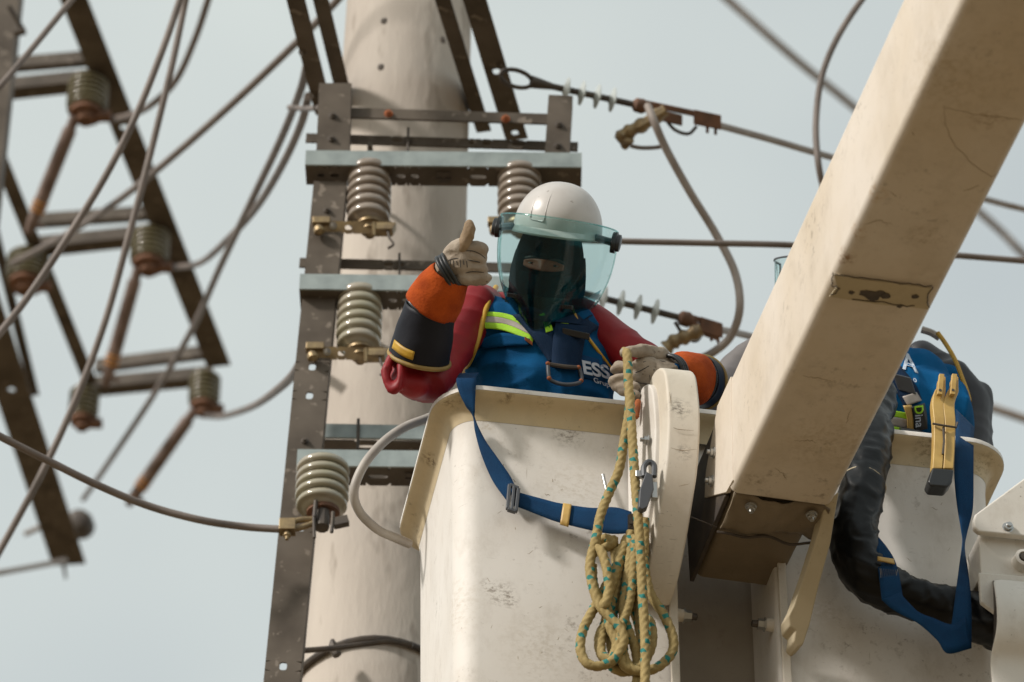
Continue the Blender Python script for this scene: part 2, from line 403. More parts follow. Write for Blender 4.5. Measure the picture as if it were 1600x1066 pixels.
class MB:
    def __init__(s):
        s.v, s.f, s.mi, s.uv, s.mats = [], [], [], {}, []
    def slot(s, m):
        if m is None: return 0
        if m not in s.mats: s.mats.append(m)
        return s.mats.index(m)
    def add(s, vs, fs, m=None):
        o = len(s.v)
        s.v += [V3(x) for x in vs]
        k = s.slot(m)
        for f in fs:
            s.f.append(tuple(i + o for i in f))
            s.mi.append(k)
        return s
    def box(s, c, ax, ay, az, m=None):          # half-axis vectors
        vs = [c + ax * i + ay * j + az * k for i in (-1, 1) for j in (-1, 1) for k in (-1, 1)]
        return s.add(vs, [(0, 1, 3, 2), (4, 6, 7, 5), (0, 4, 5, 1), (2, 3, 7, 6), (0, 2, 6, 4), (1, 5, 7, 3)], m)
    def beam(s, p, q, a, b, sa, sb, m=None):    # from p to q, half-vectors a*sa, b*sb
        return s.box((p + q) / 2, (q - p) / 2, a.normalized() * sa, b.normalized() * sb, m)
    def plate(s, p, q, wd, width, th, holes=(), m=None):
        """flat bar p->q, width along wd, thickness th behind; holes = (t, half length, half width, offset across)"""
        d = q - p
        Ln = d.length
        d = d / Ln
        wd = (wd - d * wd.dot(d)).normalized()
        nn = d.cross(wd).normalized()
        hw = width / 2
        cells = []
        x = 0.0
        for (t, hl, hwd, off) in sorted(holes):
            a, b = t * Ln - hl * 1.25, t * Ln + hl * 1.25
            if a < x: continue
            cells.append((x, a, None))
            cells.append((a, b, (hl, hwd, off)))
            x = b
        cells.append((x, Ln, None))
        for (a, b, h) in cells:
            if b - a < 1e-6: continue
            if h is None:
                s.box(p + d * (a + b) / 2, d * (b - a) / 2, wd * hw, nn * th / 2, m)
            else:
                hl, hwd, off = h
                mx = (a + b) / 2
                N = 16
                outer, inner = [], []
                for k in range(N):
                    an = 2 * math.pi * k / N + math.pi / N
                    ca, sa_ = math.cos(an), math.sin(an)
                    sc = 1 / max(abs(ca), abs(sa_))
                    outer.append((ca * sc * (b - a) / 2, sa_ * sc * hw))
                    e = 0.62
                    inner.append((math.copysign(abs(ca) ** e, ca) * hl, math.copysign(abs(sa_) ** e, sa_) * hwd + off))
                vs = []
                for sg in (1, -1):
                    for (u, w_) in outer + inner:
                        vs.append(p + d * (mx + u) + wd * w_ + nn * (sg * th / 2))
                fs = []
                for k in range(N):
                    j = (k + 1) % N
                    fs.append((k, j, N + j, N + k))
                    fs.append((2 * N + j, 2 * N + k, 3 * N + k, 3 * N + j))
                    fs.append((N + k, N + j, 3 * N + j, 3 * N + k))
                    fs.append((j, k, 2 * N + k, 2 * N + j))
                s.add(vs, fs, m)
        return s
    def tube(s, pts, r, n=10, m=None, caps=True, uv=False, flat=None):
        pts = [V3(p[:3]) for p in pts]
        N = len(pts)
        rr = r if isinstance(r, (list, tuple)) else [r] * N
        o = len(s.v)
        k = s.slot(m)
        prev = None
        ln = 0.0
        lens = []
        for i, p in enumerate(pts):
            d = (pts[min(i + 1, N - 1)] - pts[max(i - 1, 0)]).normalized()
            if prev is None:
                _, sd_, up = frame_of(d)
            else:
                sd_ = (prev - d * prev.dot(d)).normalized()
                up = sd_.cross(d)
            prev = sd_
            if i: ln += (p - pts[i - 1]).length
            lens.append(ln)
            for j in range(n):
                an = 2 * math.pi * j / n
                rad = rr[i](an, ln) if callable(rr[i]) else rr[i]
                s.v.append(p + (sd_ * math.cos(an) + up * math.sin(an)) * rad)
        for i in range(N - 1):
            for j in range(n):
                a, b = o + i * n + j, o + i * n + (j + 1) % n
                if uv: s.uv[len(s.f)] = [(lens[i], j / n), (lens[i], (j + 1) / n), (lens[i + 1], (j + 1) / n), (lens[i + 1], j / n)]
                s.f.append((a, b, b + n, a + n))
                s.mi.append(k)
        if caps:
            s.f.append(tuple(o + j for j in reversed(range(n))))
            s.mi.append(k)
            s.f.append(tuple(o + (N - 1) * n + j for j in range(n)))
            s.mi.append(k)
        return s
    def lathe(s, org, axis, prof, n=20, m=None, sx=1.0, sy=1.0, up=V3((0, 0, 1))):
        """prof = (distance along axis, radius)"""
        d, a, b = frame_of(axis, up)
        o = len(s.v)
        k = s.slot(m)
        for (t, r) in prof:
            for j in range(n):
                an = 2 * math.pi * j / n
                s.v.append(org + d * t + (a * math.cos(an) * sx + b * math.sin(an) * sy) * max(r, 1e-4))
        for i in range(len(prof) - 1):
            for j in range(n):
                q = o + i * n + j
                w_ = o + i * n + (j + 1) % n
                s.f.append((q, w_, w_ + n, q + n))
                s.mi.append(k)
        s.f.append(tuple(o + j for j in reversed(range(n))))
        s.mi.append(k)
        s.f.append(tuple(o + (len(prof) - 1) * n + j for j in range(n)))
        s.mi.append(k)
        return s
    def cap(s, p, q, r1, r2, n=14, m=None, sx=1.0, sy=1.0, up=V3((0, 0, 1))):
        Ln = (q - p).length
        pr = [(-r1 * math.cos(t), r1 * math.sin(t)) for t in [math.pi / 2 * i / 5 for i in range(6)]] + [(Ln + r2 * math.sin(t), r2 * math.cos(t)) for t in [math.pi / 2 * i / 5 for i in range(6)]]
        return s.lathe(p, q - p, pr, n, m, sx, sy, up)
    def ell(s, c, ax, ay, az, m=None, n=18):
        vs, fs = [], []
        for i in range(n // 2 + 1):
            t = math.pi * i / (n // 2)
            for j in range(n):
                a = 2 * math.pi * j / n
                rr = max(math.sin(t), 1e-3)
                vs.append(c + ax * (rr * math.cos(a)) + ay * (rr * math.sin(a)) + az * math.cos(t))
        for i in range(n // 2):
            for j in range(n):
                a, b = i * n + j, i * n + (j + 1) % n
                fs.append((a, a + n, b + n, b))
        fs.append(tuple(range(n)))
        fs.append(tuple(reversed(range((n // 2) * n, (n // 2 + 1) * n))))
        return s.add(vs, fs, m)
    def prism(s, poly, ext, m=None):
        n = len(poly)
        vs = list(poly) + [p + ext for p in poly]
        return s.add(vs, [tuple(range(n)), tuple(reversed(range(n, 2 * n)))] + [(i, i + n, (i + 1) % n + n, (i + 1) % n) for i in range(n)], m)
    def sheet(s, rows, m=None):
        n = len(rows[0])
        vs = [p for r in rows for p in r]
        return s.add(vs, [(i * n + j, i * n + j + 1, (i + 1) * n + j + 1, (i + 1) * n + j) for i in range(len(rows) - 1) for j in range(n - 1)], m)
    def mesh(s, name, org):
        me = bpy.data.meshes.new(name)
        me.from_pydata([tuple(p - org) for p in s.v], [], s.f)
        for m in s.mats: me.materials.append(m)
        if len(s.mats) > 1: me.polygons.foreach_set('material_index', s.mi)
        if s.uv:
            u = me.uv_layers.new(name='UVMap')
            for fi, c in s.uv.items():
                for li, q in zip(me.polygons[fi].loop_indices, c): u.data[li].uv = q
        return me
    def centre(s):
        return V3([(min(p[i] for p in s.v) + max(p[i] for p in s.v)) / 2 for i in range(3)])

ORG = {}
def link(name, me, org, parent=None, smooth=40):
    bm = bmesh.new()
    bm.from_mesh(me)
    bmesh.ops.remove_doubles(bm, verts=bm.verts, dist=1e-5)
    bmesh.ops.recalc_face_normals(bm, faces=bm.faces)
    bm.to_mesh(me)
    bm.free()
    if smooth:
        me.polygons.foreach_set('use_smooth', [True] * len(me.polygons))
        me.set_sharp_from_angle(angle=math.radians(smooth))
    o = bpy.data.objects.new(name, me)
    COL.objects.link(o)
    if parent:
        o.parent = parent
        o.location = org - ORG[parent.name]
    else:
        o.location = org
    ORG[o.name] = org
    return o
def tag(o, label=None, cat=None, group=None, kind=None):
    if label: o['label'] = label
    if cat: o['category'] = cat
    if group: o['group'] = group
    if kind: o['kind'] = kind
    return o
def empty(name, loc, label, cat, group=None):
    o = bpy.data.objects.new(name, None)
    COL.objects.link(o)
    o.location = loc
    o.empty_display_size = 0.1
    ORG[o.name] = V3(loc)
    return tag(o, label, cat, group)
def build(name, mb, m=None, parent=None, bevel=0, smooth=40, solid=0, sub=0, seg=2):
    org = mb.centre()
    me = mb.mesh(name, org)
    if m is not None and not mb.mats: me.materials.append(m)
    o = link(name, me, org, parent, smooth)
    if solid:
        x = o.modifiers.new('thickness', 'SOLIDIFY')
        x.thickness = solid
        x.offset = 0
    if sub:
        x = o.modifiers.new('sub', 'SUBSURF')
        x.levels = x.render_levels = sub
    if bevel:
        x = o.modifiers.new('bevel', 'BEVEL')
        x.width = bevel
        x.segments = seg
        x.limit_method = 'ANGLE'
        x.angle_limit = math.radians(35)
        x.harden_normals = True
    return o
def bake(o):
    dg = bpy.context.evaluated_depsgraph_get()
    me = bpy.data.meshes.new_from_object(o.evaluated_get(dg))
    return me
def blob(name, mb, voxel, m, parent=None, smooth_it=6, wrinkle=None, regions=None):
    """closed shapes fused into one continuous skin"""
    org = mb.centre()
    me0 = mb.mesh(name, org)
    t = bpy.data.objects.new('tmp_blob', me0)
    COL.objects.link(t)
    x = t.modifiers.new('r', 'REMESH')
    x.mode = 'VOXEL'
    x.voxel_size = voxel
    x = t.modifiers.new('s', 'SMOOTH')
    x.iterations = smooth_it
    x.factor = 0.5
    me = bake(t)
    bpy.data.objects.remove(t)
    bpy.data.meshes.remove(me0)
    me.materials.clear()
    me.materials.append(m)
    if wrinkle:
        nv = [v.normal.copy() for v in me.vertices]
        for v, nn in zip(me.vertices, nv): v.co += nn * wrinkle(v.co + org)
    if regions:
        mm, fn = regions
        for q in mm: me.materials.append(q)
        for pl in me.polygons: pl.material_index = fn(pl.center + org)
    me.name = name
    return link(name, me, org, parent, 60)
def nz(p, sx, sy, sz, seed=0.0):
    return noise.noise(V3((p.x * sx + seed, p.y * sy - seed, p.z * sz + seed * 2)))
def ridge(p, sx, sy, sz, seed=0.0):
    return 1 - 2 * abs(nz(p, sx, sy, sz, seed)) ** 0.7

def ribbon(name, rows, m, parent=None, solid=0.0025, n=8, plane=B):
    """webbing: rows of (xL, yL, xR, yR, offL[, offR])"""
    rr = [(r + (r[4],)) if len(r) == 5 else r for r in rows]
    mb = MB()
    out = []
    for q in spline(rr, n):
        a, b = plane(q[0], q[1], q[4]), plane(q[2], q[3], q[5])
        out.append([a.lerp(b, t / 4) for t in range(5)])
    mb.sheet(out)
    return build(name, mb, m, parent, solid=solid, smooth=60)

def bolt(parent, c, axis, r=0.012, m=None, h=0.012, name='bolt'):
    mb = MB()
    d = axis.normalized()
    mb.lathe(c - d * 0.004, d, [(0, r * 1.35), (0.004, r * 1.35), (0.0045, r), (h, r), (h + 0.001, r * 0.6), (h + 0.008, r * 0.55)], 6 if False else 12, m or M_dark)
    return build(name, mb, m or M_dark, parent, smooth=30)

# ------------------------------------------------------------------ ground
mb = MB()
g = 9
mb.sheet([[V3((-2500 + 5000 * i / g, -2500 + 5000 * j / g, 0)) for i in range(g + 1)] for j in range(g + 1)])
tag(build('ground', mb, M_ground, smooth=0), kind='structure', label='dry tan earth far below the bucket')

# ------------------------------------------------------------------ concrete pole
pa, pb = V(597, 900, 9.9), V(635, 100, 9.9)
pdir = (pb - pa) / (pb.z - pa.z)
def pole_at(z): return pa + pdir * (z - pa.z)
def pole_r(z): return 0.2375 - (z - pa.z) * 0.0075
pole = empty('utility_pole', pole_at(0), 'thick round concrete utility pole behind the steel rack, with a dark cable strapped round it', 'pole')
mb = MB()
zs = [0, 2, 4, 5.5, 6.5, 7, 7.5, 8, 8.5, 9, 9.5, 10, 10.5, 11, 11.5, 12, 13]
d_, a_, b_ = V3((0, 0, 1)), V3((1, 0, 0)), V3((0, 1, 0))
rows = []
for z in zs:
    rows.append([pole_at(z) + (a_ * math.cos(2 * math.pi * j / 48) + b_ * math.sin(2 * math.pi * j / 48)) * pole_r(z) for j in range(49)])
mb.sheet(rows)
build('shaft', mb, M_concrete, pole, smooth=60)
def pole_front(px, py):
    p = V(px, py, 9.9)
    for _ in range(6):
        c = pole_at(p.z)
        r = pole_r(p.z)
        dx = max(-0.98, min(0.98, (p.x - c.x) / r))
        p = V(px, py, c.y - r * math.sqrt(1 - dx * dx))
    return p
for (x, y) in ((596, 105), (601, 33), (690, 62)):
    p = pole_front(x, y)
    mb = MB()
    mb.lathe(p - V3((0, -0.006, 0)), V3((0, -1, 0)), [(0, 0.013), (0.008, 0.013), (0.009, 0.006), (0.01, 0.004)], 12)
    build('bolt_hole', mb, M_dark, pole)
for k, (zpx, rr) in enumerate(((1006, 0.011),)):
    zc = pole_front(600, zpx).z
    c = pole_at(zc)
    mb = MB()
    mb.tube([c + V3((math.cos(t) * (pole_r(zc) + 0.012), math.sin(t) * (pole_r(zc) + 0.012), 0.01 * math.sin(t * 3))) for t in [2 * math.pi * i / 40 for i in range(41)]], rr, 8)
    build('strap', mb, M_dark, pole)
# second tie below with a small clamp and its loose tail
zc = pole_front(590, 1070).z
c = pole_at(zc)
mb = MB()
mb.tube([c + V3((math.cos(t) * (pole_r(zc) + 0.012), math.sin(t) * (pole_r(zc) + 0.012), 0.045 * math.sin(t + .7))) for t in [2 * math.pi * i / 40 for i in range(41)]], 0.013, 8)
build('strap', mb, M_dark, pole)
mb = MB()
mb.tube([V(x, y, 9.6) for x, y in ((519, 1000), (521, 1012), (527, 1024))], [0.006, 0.018, 0.014], 8)
build('strap_clamp', mb, M_dark, pole)
mb = MB()
mb.tube([V(x, y, 9.56) for x, y in spline([(470, 1017), (520, 1013), (575, 1006), (610, 1003), (645, 1008)], 5)], 0.009, 8)
tag(build('tie_cable', mb, M_dark), 'thin dark cable strung across the pole just left of the bucket, at the bottom', 'cable')

# ------------------------------------------------------------------ double arms bolted through the pole (higher up, receding)
zarm = 10.25
def angle_iron(mbx, p, q, side, up, w1, w2, t, holes=()):
    """L section: a flat flange (along side) at the bottom and a standing flange at its side"""
    mbx.plate(p + side * w1 / 2, q + side * w1 / 2, side, w1, t, holes)
    mbx.plate(p + up * (w2 / 2 + t), q + up * (w2 / 2 + t), up, w2, t)
for (pts, wd, label, hl) in ((((455, -30), (507, 178)), 0.06, 'upper steel double arm passing left of the concrete pole', ()),
                             (((733, -30), (808, 218)), 0.075, 'upper steel double arm passing right of the concrete pole, holding the strain insulators', ((0.56, .016, .013, 0.0), (0.955, .014, .012, 0)))):
    e = empty('pole_arm', H(*pts[1], zarm), label, 'steel arm', 'arms through the pole')
    p, q = H(*pts[0], zarm), H(*pts[1], zarm)
    p = p - (q - p) * 0.6
    hl2 = [((t * 1.0 + 0.6) / 1.6, a, b, c_) for (t, a, b, c_) in hl]
    d = (q - p).normalized()
    side = d.cross(EZ).normalized()
    mb = MB()
    angle_iron(mb, p - side * wd * 0.5, q - side * wd * 0.5, side, EZ, wd, 0.075, 0.006, hl2)
    build('angle_iron', mb, M_galv, e)
    sh = -0.135 if pts[0][0] > 600 else 0.05
    mb = MB()
    angle_iron(mb, p + side * sh - d * .03 + EZ * .03, q + side * sh - d * .03 + EZ * .03, side, EZ, 0.05, 0.075, 0.006)
    build('angle_iron', mb, M_galv, e)
    for t in (.7, .9):
        bolt(e, p.lerp(q, t) - EZ * .004 + side * 0.02 * (1 if sh < 0 else -1), -EZ, 0.011, M_galv)

# ------------------------------------------------------------------ steel rack on the pole
YF = 9.30
rack = empty('equipment_rack', V(480, 700, YF), 'galvanised steel rack of rails and crossarms in front of the concrete pole', 'steel rack')
def rail_x(y): return 515 + (y - 285) * (440 - 515) / (1066 - 285)
# rails: front plate + right flange
def rail(name, top, bot, holes, parent, w=0.105, Y=YF + 0.022):
    p, q = V(*top, Y), V(*bot, Y)
    mb = MB()
    wd = V3((1, 0, 0))
    mb.plate(p, q, wd, w, 0.007, holes)
    d = (q - p).normalized()
    s = (wd - d * d.x).normalized()
    mb.beam(p + s * (w / 2 - .003) + V3((0, .032, 0)), q + s * (w / 2 - .003) + V3((0, .032, 0)), s, V3((0, 1, 0)), 0.0035, 0.028)
    mb.beam(p - s * (w / 2 - .003) + V3((0, .032, 0)), q - s * (w / 2 - .003) + V3((0, .032, 0)), s, V3((0, 1, 0)), 0.0035, 0.028)
    return build(name, mb, M_galv, parent, smooth=30)
def tt(y, y0, y1): return (y - y0) / (y1 - y0)
rl = rail('rail', (516, 285), (434, 1130), [(tt(y, 285, 1130), .014, .011, 0) for y in (595, 641, 1050)] + [(tt(847, 285, 1130), .011, .011, 0.012)], rack)
for y in (330, 690, 760):
    p = V(rail_x(y), y, YF + 0.018)
    bolt(rl, p, V3((0, -1, 0)), 0.010)
st = rail('upright', (524, 131), (519, 262), [], rack, 0.105, YF + 0.005)
for y in (182, 218): bolt(st, V(519 + (200 - y) * .05, y, YF + 0.001), V3((0, -1, 0)), 0.011, M_dark)
st = rail('upright', (876, 150), (869, 262), [], rack, 0.078, YF + 0.005)
for y in (196, 229): bolt(st, V(873 + (200 - y) * .05, y, YF + 0.001), V3((0, -1, 0)), 0.011, M_dark)
rail('rail', (866, 290), (820, 700), [(.2, .014, .011, 0)], rack, 0.075)
# crossarms: pale front web + underside flange with slots
def crossarm(xl, xr, ytl, ytr, slots, plug=None, ywid=0.092, fh=0.060):
    p, q = V(xl, ytl, YF - 0.02), V(xr, ytr, YF - 0.02)
    e_ = bpy.data.objects.new('crossarm', None)
    mb = MB()
    d = (q - p).normalized()
    dn = V3((0, 1, 0)).cross(d).normalized()
    dn = dn if dn.z < 0 else -dn
    mb.beam(p + dn * fh / 2, q + dn * fh / 2, dn, V3((0, 1, 0)), fh / 2, 0.0035)
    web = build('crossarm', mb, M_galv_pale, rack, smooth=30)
    mb = MB()
    off = dn * (fh - 0.0035) + V3((0, ywid / 2 - 0.0038 + 0.0075, 0))
    Ln = (q - p).length
    mb.plate(p + off, q + off, V3((0, 1, 0)), ywid, 0.007, slots)
    mb.beam(p + dn * fh / 2 + V3((0, ywid - .002, 0)), q + dn * fh / 2 + V3((0, ywid - .002, 0)), dn, V3((0, 1, 0)), fh / 2 - .009, 0.003)
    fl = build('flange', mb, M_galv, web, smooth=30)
    if plug:
        c = p.lerp(q, plug) + off + dn * 0.004
        mb = MB()
        for sx in (-1, 1):
            for sy in (-1, 1):
                mb.box(c + d * .012 * sx + V3((0, .014 * sy, 0)), d * .010, V3((0, .011, 0)), dn * .004)
        mb.box(c, d * .006, V3((0, .02, 0)), dn * .003)
        build('plug', mb, M_dark, web)
    return web, p, q, off
SL = [(0.055, .012, .008, 0.0), (0.105, .014, .008, 0.0), (.345, .014, .009, 0), (.395, .013, .009, 0), (.625, .026, .009, 0), (.80, .014, .008, 0)]
crossarm(478, 909, 236, 240, SL, .50)
crossarm(469, 895, 429, 434, [(.165, .012, .008, 0), (.34, .013, .009, 0), (.39, .013, .009, 0), (.62, .026, .009, 0)])
crossarm(465, 885, 703, 708, [(.30, .03, .009, 0), (.55, .013, .009, 0)], .43)
# plain flat bars behind the rails
def bar(xl, xr, yl, yr, hh, holes=(), Y=YF + 0.12, m=None):
    mb = MB()
    p, q = V(xl, yl, Y), V(xr, yr, Y)
    mb.plate(p, q, EZ, hh, 0.008, holes)
    mb.beam(p + EZ * (hh / 2 - .004) + V3((0, .02, 0)), q + EZ * (hh / 2 - .004) + V3((0, .02, 0)), EZ, V3((0, 1, 0)), .0035, .016)
    return build('tie_bar', mb, m or M_galv, rack, smooth=30)
t1 = bar(549, 862, 177, 187, 0.042, Y=YF + 0.05)
for x, y in ((607, 178), (790, 186)): bolt(t1, V(x, y, YF + 0.045), V3((0, -1, 0)), 0.011, M_rustorange)
t2 = bar(478, 903, 216, 230, 0.036, [(.335, .016, .007, 0), (.61, .008, .006, 0), (.665, .014, .007, 0), (.78, .02, .006, 0)])
bolt(t2, V(638, 220, YF + 0.11), V3((0, -1, 0)), 0.008, M_dark)
mb = MB()
mb.tube([V(638, 200, YF + .10), V(637, 236, YF + .10)], 0.004, 8)
build('pin', mb, M_dark, t2)
t3 = bar(468, 800, 411, 419, 0.036, [(.42, .014, .007, 0), (.48, .008, .007, 0)])
mb = MB()
mb.tube([V(624, 396, YF + .10), V(624, 428, YF + .10)], 0.004, 8)
build('pin', mb, M_dark, t3)
# the mid pair, set back
mb = MB()
p, q = V(498, 663, YF + 0.16), V(880, 670, YF + 0.16)
mb.beam(p - EZ * .026, q - EZ * .026, EZ, V3((0, 1, 0)), .026, .004)
build('crossarm', mb, M_galv_pale, rack, smooth=30)
mb = MB()
mb.plate(p - EZ * .056 + V3((0, .035, 0)), q - EZ * .056 + V3((0, .035, 0)), V3((0, 1, 0)), .06, .006, [(.2, .03, .01, 0), (.55, .02, .01, 0)])
build('tie_bar', mb, M_galv, rack, smooth=30)
mb = MB()
mb.tube([V(560, 655, YF + .14), V(559, 702, YF + .14)], 0.005, 8)
build('pin', mb, M_dark, rack)
# stand-offs to the pole
for y in (225, 440):
    for x in (578,):
        p = V(x, y, YF + 0.075)
        mb = MB()
        mb.tube([p, V3((p.x, pole_at(p.z).y - 0.12, p.z))], 0.009, 8)
        build('through_bolt', mb, M_galv, rack)

# ------------------------------------------------------------------ insulators
def shed_profile(h, R, n, core=0.78):
    pr = [(0, R * 0.55), (0.006, R * 0.72)]
    step = (h - 0.02) / n
    for i in range(n):
        z = 0.008 + i * step
        k = 1.0 - 0.05 * max(0, i - n + 2)
        pr += [(z + step * .02, R * core * k), (z + step * .10, R * .90 * k), (z + step * .26, R * .965 * k), (z + step * .5, R * k), (z + step * .74, R * 1.0 * k), (z + step * .86, R * .96 * k), (z + step * .90, R * .9 * k), (z + step * .94, R * core * k)]
    pr += [(h - 0.01, R * 0.7), (h, R * 0.55)]
    return pr
def hook(parent, p, sc=1.0, m=None):
    mb = MB()
    pts = [p, p + V3((.006, 0, -.03)) * sc, p + V3((.018, 0, -.055)) * sc, p + V3((.004, 0, -.07)) * sc]
    mb.tube(spline(pts, 4), 0.004 * sc, 8)
    build('split_pin', mb, m or M_dark, parent)
def insulator(px, ytop, ybot, R, label, Y, m, n=6, bracket=None, group='porcelain insulators on the rack'):
    p = V(px, ytop, Y)
    q = V(px, ybot, Y)
    e = empty('insulator', p, label, 'insulator', group)
    mb = MB()
    h = p.z - q.z
    mb.lathe(p, V3((0, 0, -1)), shed_profile(h, R, n), 36)
    build('sheds', mb, m, e, smooth=50)
    mb = MB()
    mb.lathe(p + EZ * .03, V3((0, 0, -1)), [(0, .012), (.03, .012), (.0305, R * .5), (.036, R * .5)], 16)
    build('stud', mb, M_dark, e)
    mb = MB()
    mb.lathe(q + EZ * .004, V3((0, 0, -1)), [(0, R * .62), (.012, R * .62), (.014, R * .42), (.03, R * .42), (.032, .014), (.05, .014)], 20)
    build('cap', mb, M_rust if R > .075 else M_brass, e)
    return e, p, q
def terminal(e, q, left, right, label=None):
    """plate under the insulator with a clamp at its free end"""
    z = q.z - 0.022
    a = V3((left, q.y - 0.02, z))
    b = V3((right, q.y - 0.02, z))
    mb = MB()
    mb.plate(a - EZ * .004, b - EZ * .004, V3((0, -.45, 0.9)), 0.040, 0.007, [(.42, .011, .008, 0)])
    t = build('terminal_plate', mb, M_brass, e, smooth=30)
    mb = MB()
    mb.box(a + V3((.012, -.008, .012)), V3((.028, 0, 0)), V3((0, .014, 0)), V3((0, 0, .013)))
    mb.lathe(a + V3((.0, -.02, -.012)), V3((.3, 0, -1)), [(0, .006), (.012, .017), (.03, .019), (.034, .012), (.04, .004)], 10)
    build('clamp', mb, M_brass, t, bevel=.003)
    bolt(t, a + V3((.05, -.018, -.012)), V3((0, -.6, -.8)), 0.009, M_steel)
    mb = MB()
    mb.box(b + V3((-.02, 0, -.012)), V3((.03, 0, 0)), V3((0, .02, 0)), V3((.006, 0, .014)))
    mb.tube([b + V3((-.055, -.02, .0)), b + V3((-.053, -.02, -.055))], .006, 8, M_brass)
    build('lug', mb, M_dark, t, bevel=.003)
    hook(t, b + V3((-.012, -.01, -.02)), 1.1)
def Xat(px, p):   # world x of pixel column at the depth of p
    d = (p - CAM).dot(FW)
    return (px - 800) / FPX * d
e, p, q = insulator(578, 262, 352, 0.071, 'grey ribbed porcelain insulator under the left end of the top crossarm', YF + .035, M_porc)
terminal(e, q, Xat(497, q), Xat(612, q))
ins2, p, q2 = insulator(812, 266, 352, 0.071, 'grey ribbed porcelain insulator half hidden behind the white helmet', YF + .035, M_porc)
terminal(ins2, q2, Xat(770, q2), Xat(850, q2))
e, p, q = insulator(563, 456, 548, 0.071, 'grey ribbed porcelain insulator under the middle crossarm, left of the orange cuff', YF + .035, M_porcl)
terminal(e, q, Xat(487, q), Xat(600, q))
ins4, p, q4 = insulator(505, 724, 800, 0.080, 'wide pale ribbed insulator at the bottom crossarm, clamped to the thick cable', YF - .06, M_porcl, 5)
# clamp of the lowest insulator
c4 = q4 - EZ * .035
mb = MB()
mb.tube([c4 + V3((0, -.02, .02)), c4 + V3((0, -.03, -.045))], .022, 10)
mb.tube([c4 + V3((-.02, -.05, .04)), c4 + V3((-.022, -.05, -.02))], .007, 8)
mb.tube([c4 + V3((-.024, -.05, -.015)), c4 + V3((-.02, -.05, -.095))], .0055, 8)
mb.tube([c4 + V3((.032, -.05, .0)), c4 + V3((.03, -.05, -.075))], .006, 8)
mb.box(c4 + V3((.055, -.04, -.03)), V3((.022, 0, .006)), V3((0, .012, 0)), V3((-.004, 0, .014)))
build('clamp', mb, M_dark, ins4, bevel=.002)
pc = V(437, 827, YF - .11)
cl = c4 + V3((-.02, -.04, -.02))
mb = MB()
mb.tube(spline([cl, cl.lerp(pc, .4) + EZ * .012, cl.lerp(pc, .75) + EZ * .012, pc], 4), .010, 8)
mb.tube(spline([cl - EZ * .012, cl.lerp(pc, .4) - EZ * .016, cl.lerp(pc, .75) - EZ * .008, pc], 4), .010, 8)
mb.box(cl.lerp(pc, .78), V3((.024, 0, 0)), V3((0, .02, 0)), V3((0, 0, .02)))
mb.lathe(cl.lerp(pc, .78) - EZ * .015, V3((0, -.2, -1)), [(0, .012), (.022, .012), (.024, .006), (.036, .006)], 8)
build('cable_grip', mb, M_brass, ins4, bevel=.004)

# ------------------------------------------------------------------ switch rack on the far left
ZS = 14.0
far = empty('switch_rack', H(-150, 300, ZS), 'far blurred steel rack of sloping arms at the left edge', 'steel rack')
def far_arm(p, q, w1, w2, side=1, holes=(), z=ZS, ext=(0, 0), name='arm'):
    a, b = H(*p, z), H(*q, z)
    d = (b - a).normalized()
    a = a - d * ext[0]
    b = b + d * ext[1]
    s = d.cross(EZ).normalized() * side
    mb = MB()
    angle_iron(mb, a - s * w1 / 2, b - s * w1 / 2, s, EZ, w1, w2, 0.008, holes)
    return build(name, mb, M_galv, far, smooth=30)
far_arm((112, -10), (342, 572), 0.13, 0.10, 1, [(.43, .02, .02, 0)], ext=(.5, 0))
far_arm((25, 310), (142, 600), 0.075, 0.09, 1, ext=(1.4, 0))
far_arm((-16, 505), (108, 882), 0.19, 0.05, 1, [(.22, .022, .02, 0), (.52, .018, .018, .0)], z=ZS - .1, ext=(1.2, 0))
far_arm((18, 470), (50, 600), 0.05, 0.06, 1, z=ZS + .1, ext=(.6, .1))
def far_bar(p, q, hh, ww, z, m=M_galv):
    a, b = H(*p, z), H(*q, z)
    d = (b - a).normalized()
    s = d.cross(EZ).normalized()
    mb = MB()
    mb.beam(a, b, s, EZ, ww / 2, hh / 2)
    mb.beam(a + s * (ww / 2 + .004) + EZ * .02, b + s * (ww / 2 + .004) + EZ * .02, s, EZ, .003, hh / 2 + .02)
    return build('cross_bar', mb, m, far, smooth=30)
far_bar((-40, 112), (150, 96), .03, .035, ZS + .05)
far_bar((-40, 150), (152, 130), .035, .075, ZS + .03, M_galv)
far_bar((40, 352), (245, 338), .03, .035, ZS + .05)
far_bar((50, 392), (240, 372), .035, .075, ZS + .03, M_galv)
far_bar((150, 578), (345, 553), .03, .035, ZS + .05)
far_bar((140, 610), (335, 592), .035, .075, ZS + .03, M_galv)
mb = MB()
a = P(12, 120, 17.0)
mb.beam(V3((a.x - .03, a.y, 0)), V3((a.x - .03, a.y, 16.5)), RT, V3((0, 1, 0)), .055, .055)
tag(build('post', mb, M_galv, smooth=30), 'brown steel post cut off by the left edge of the picture', 'post')
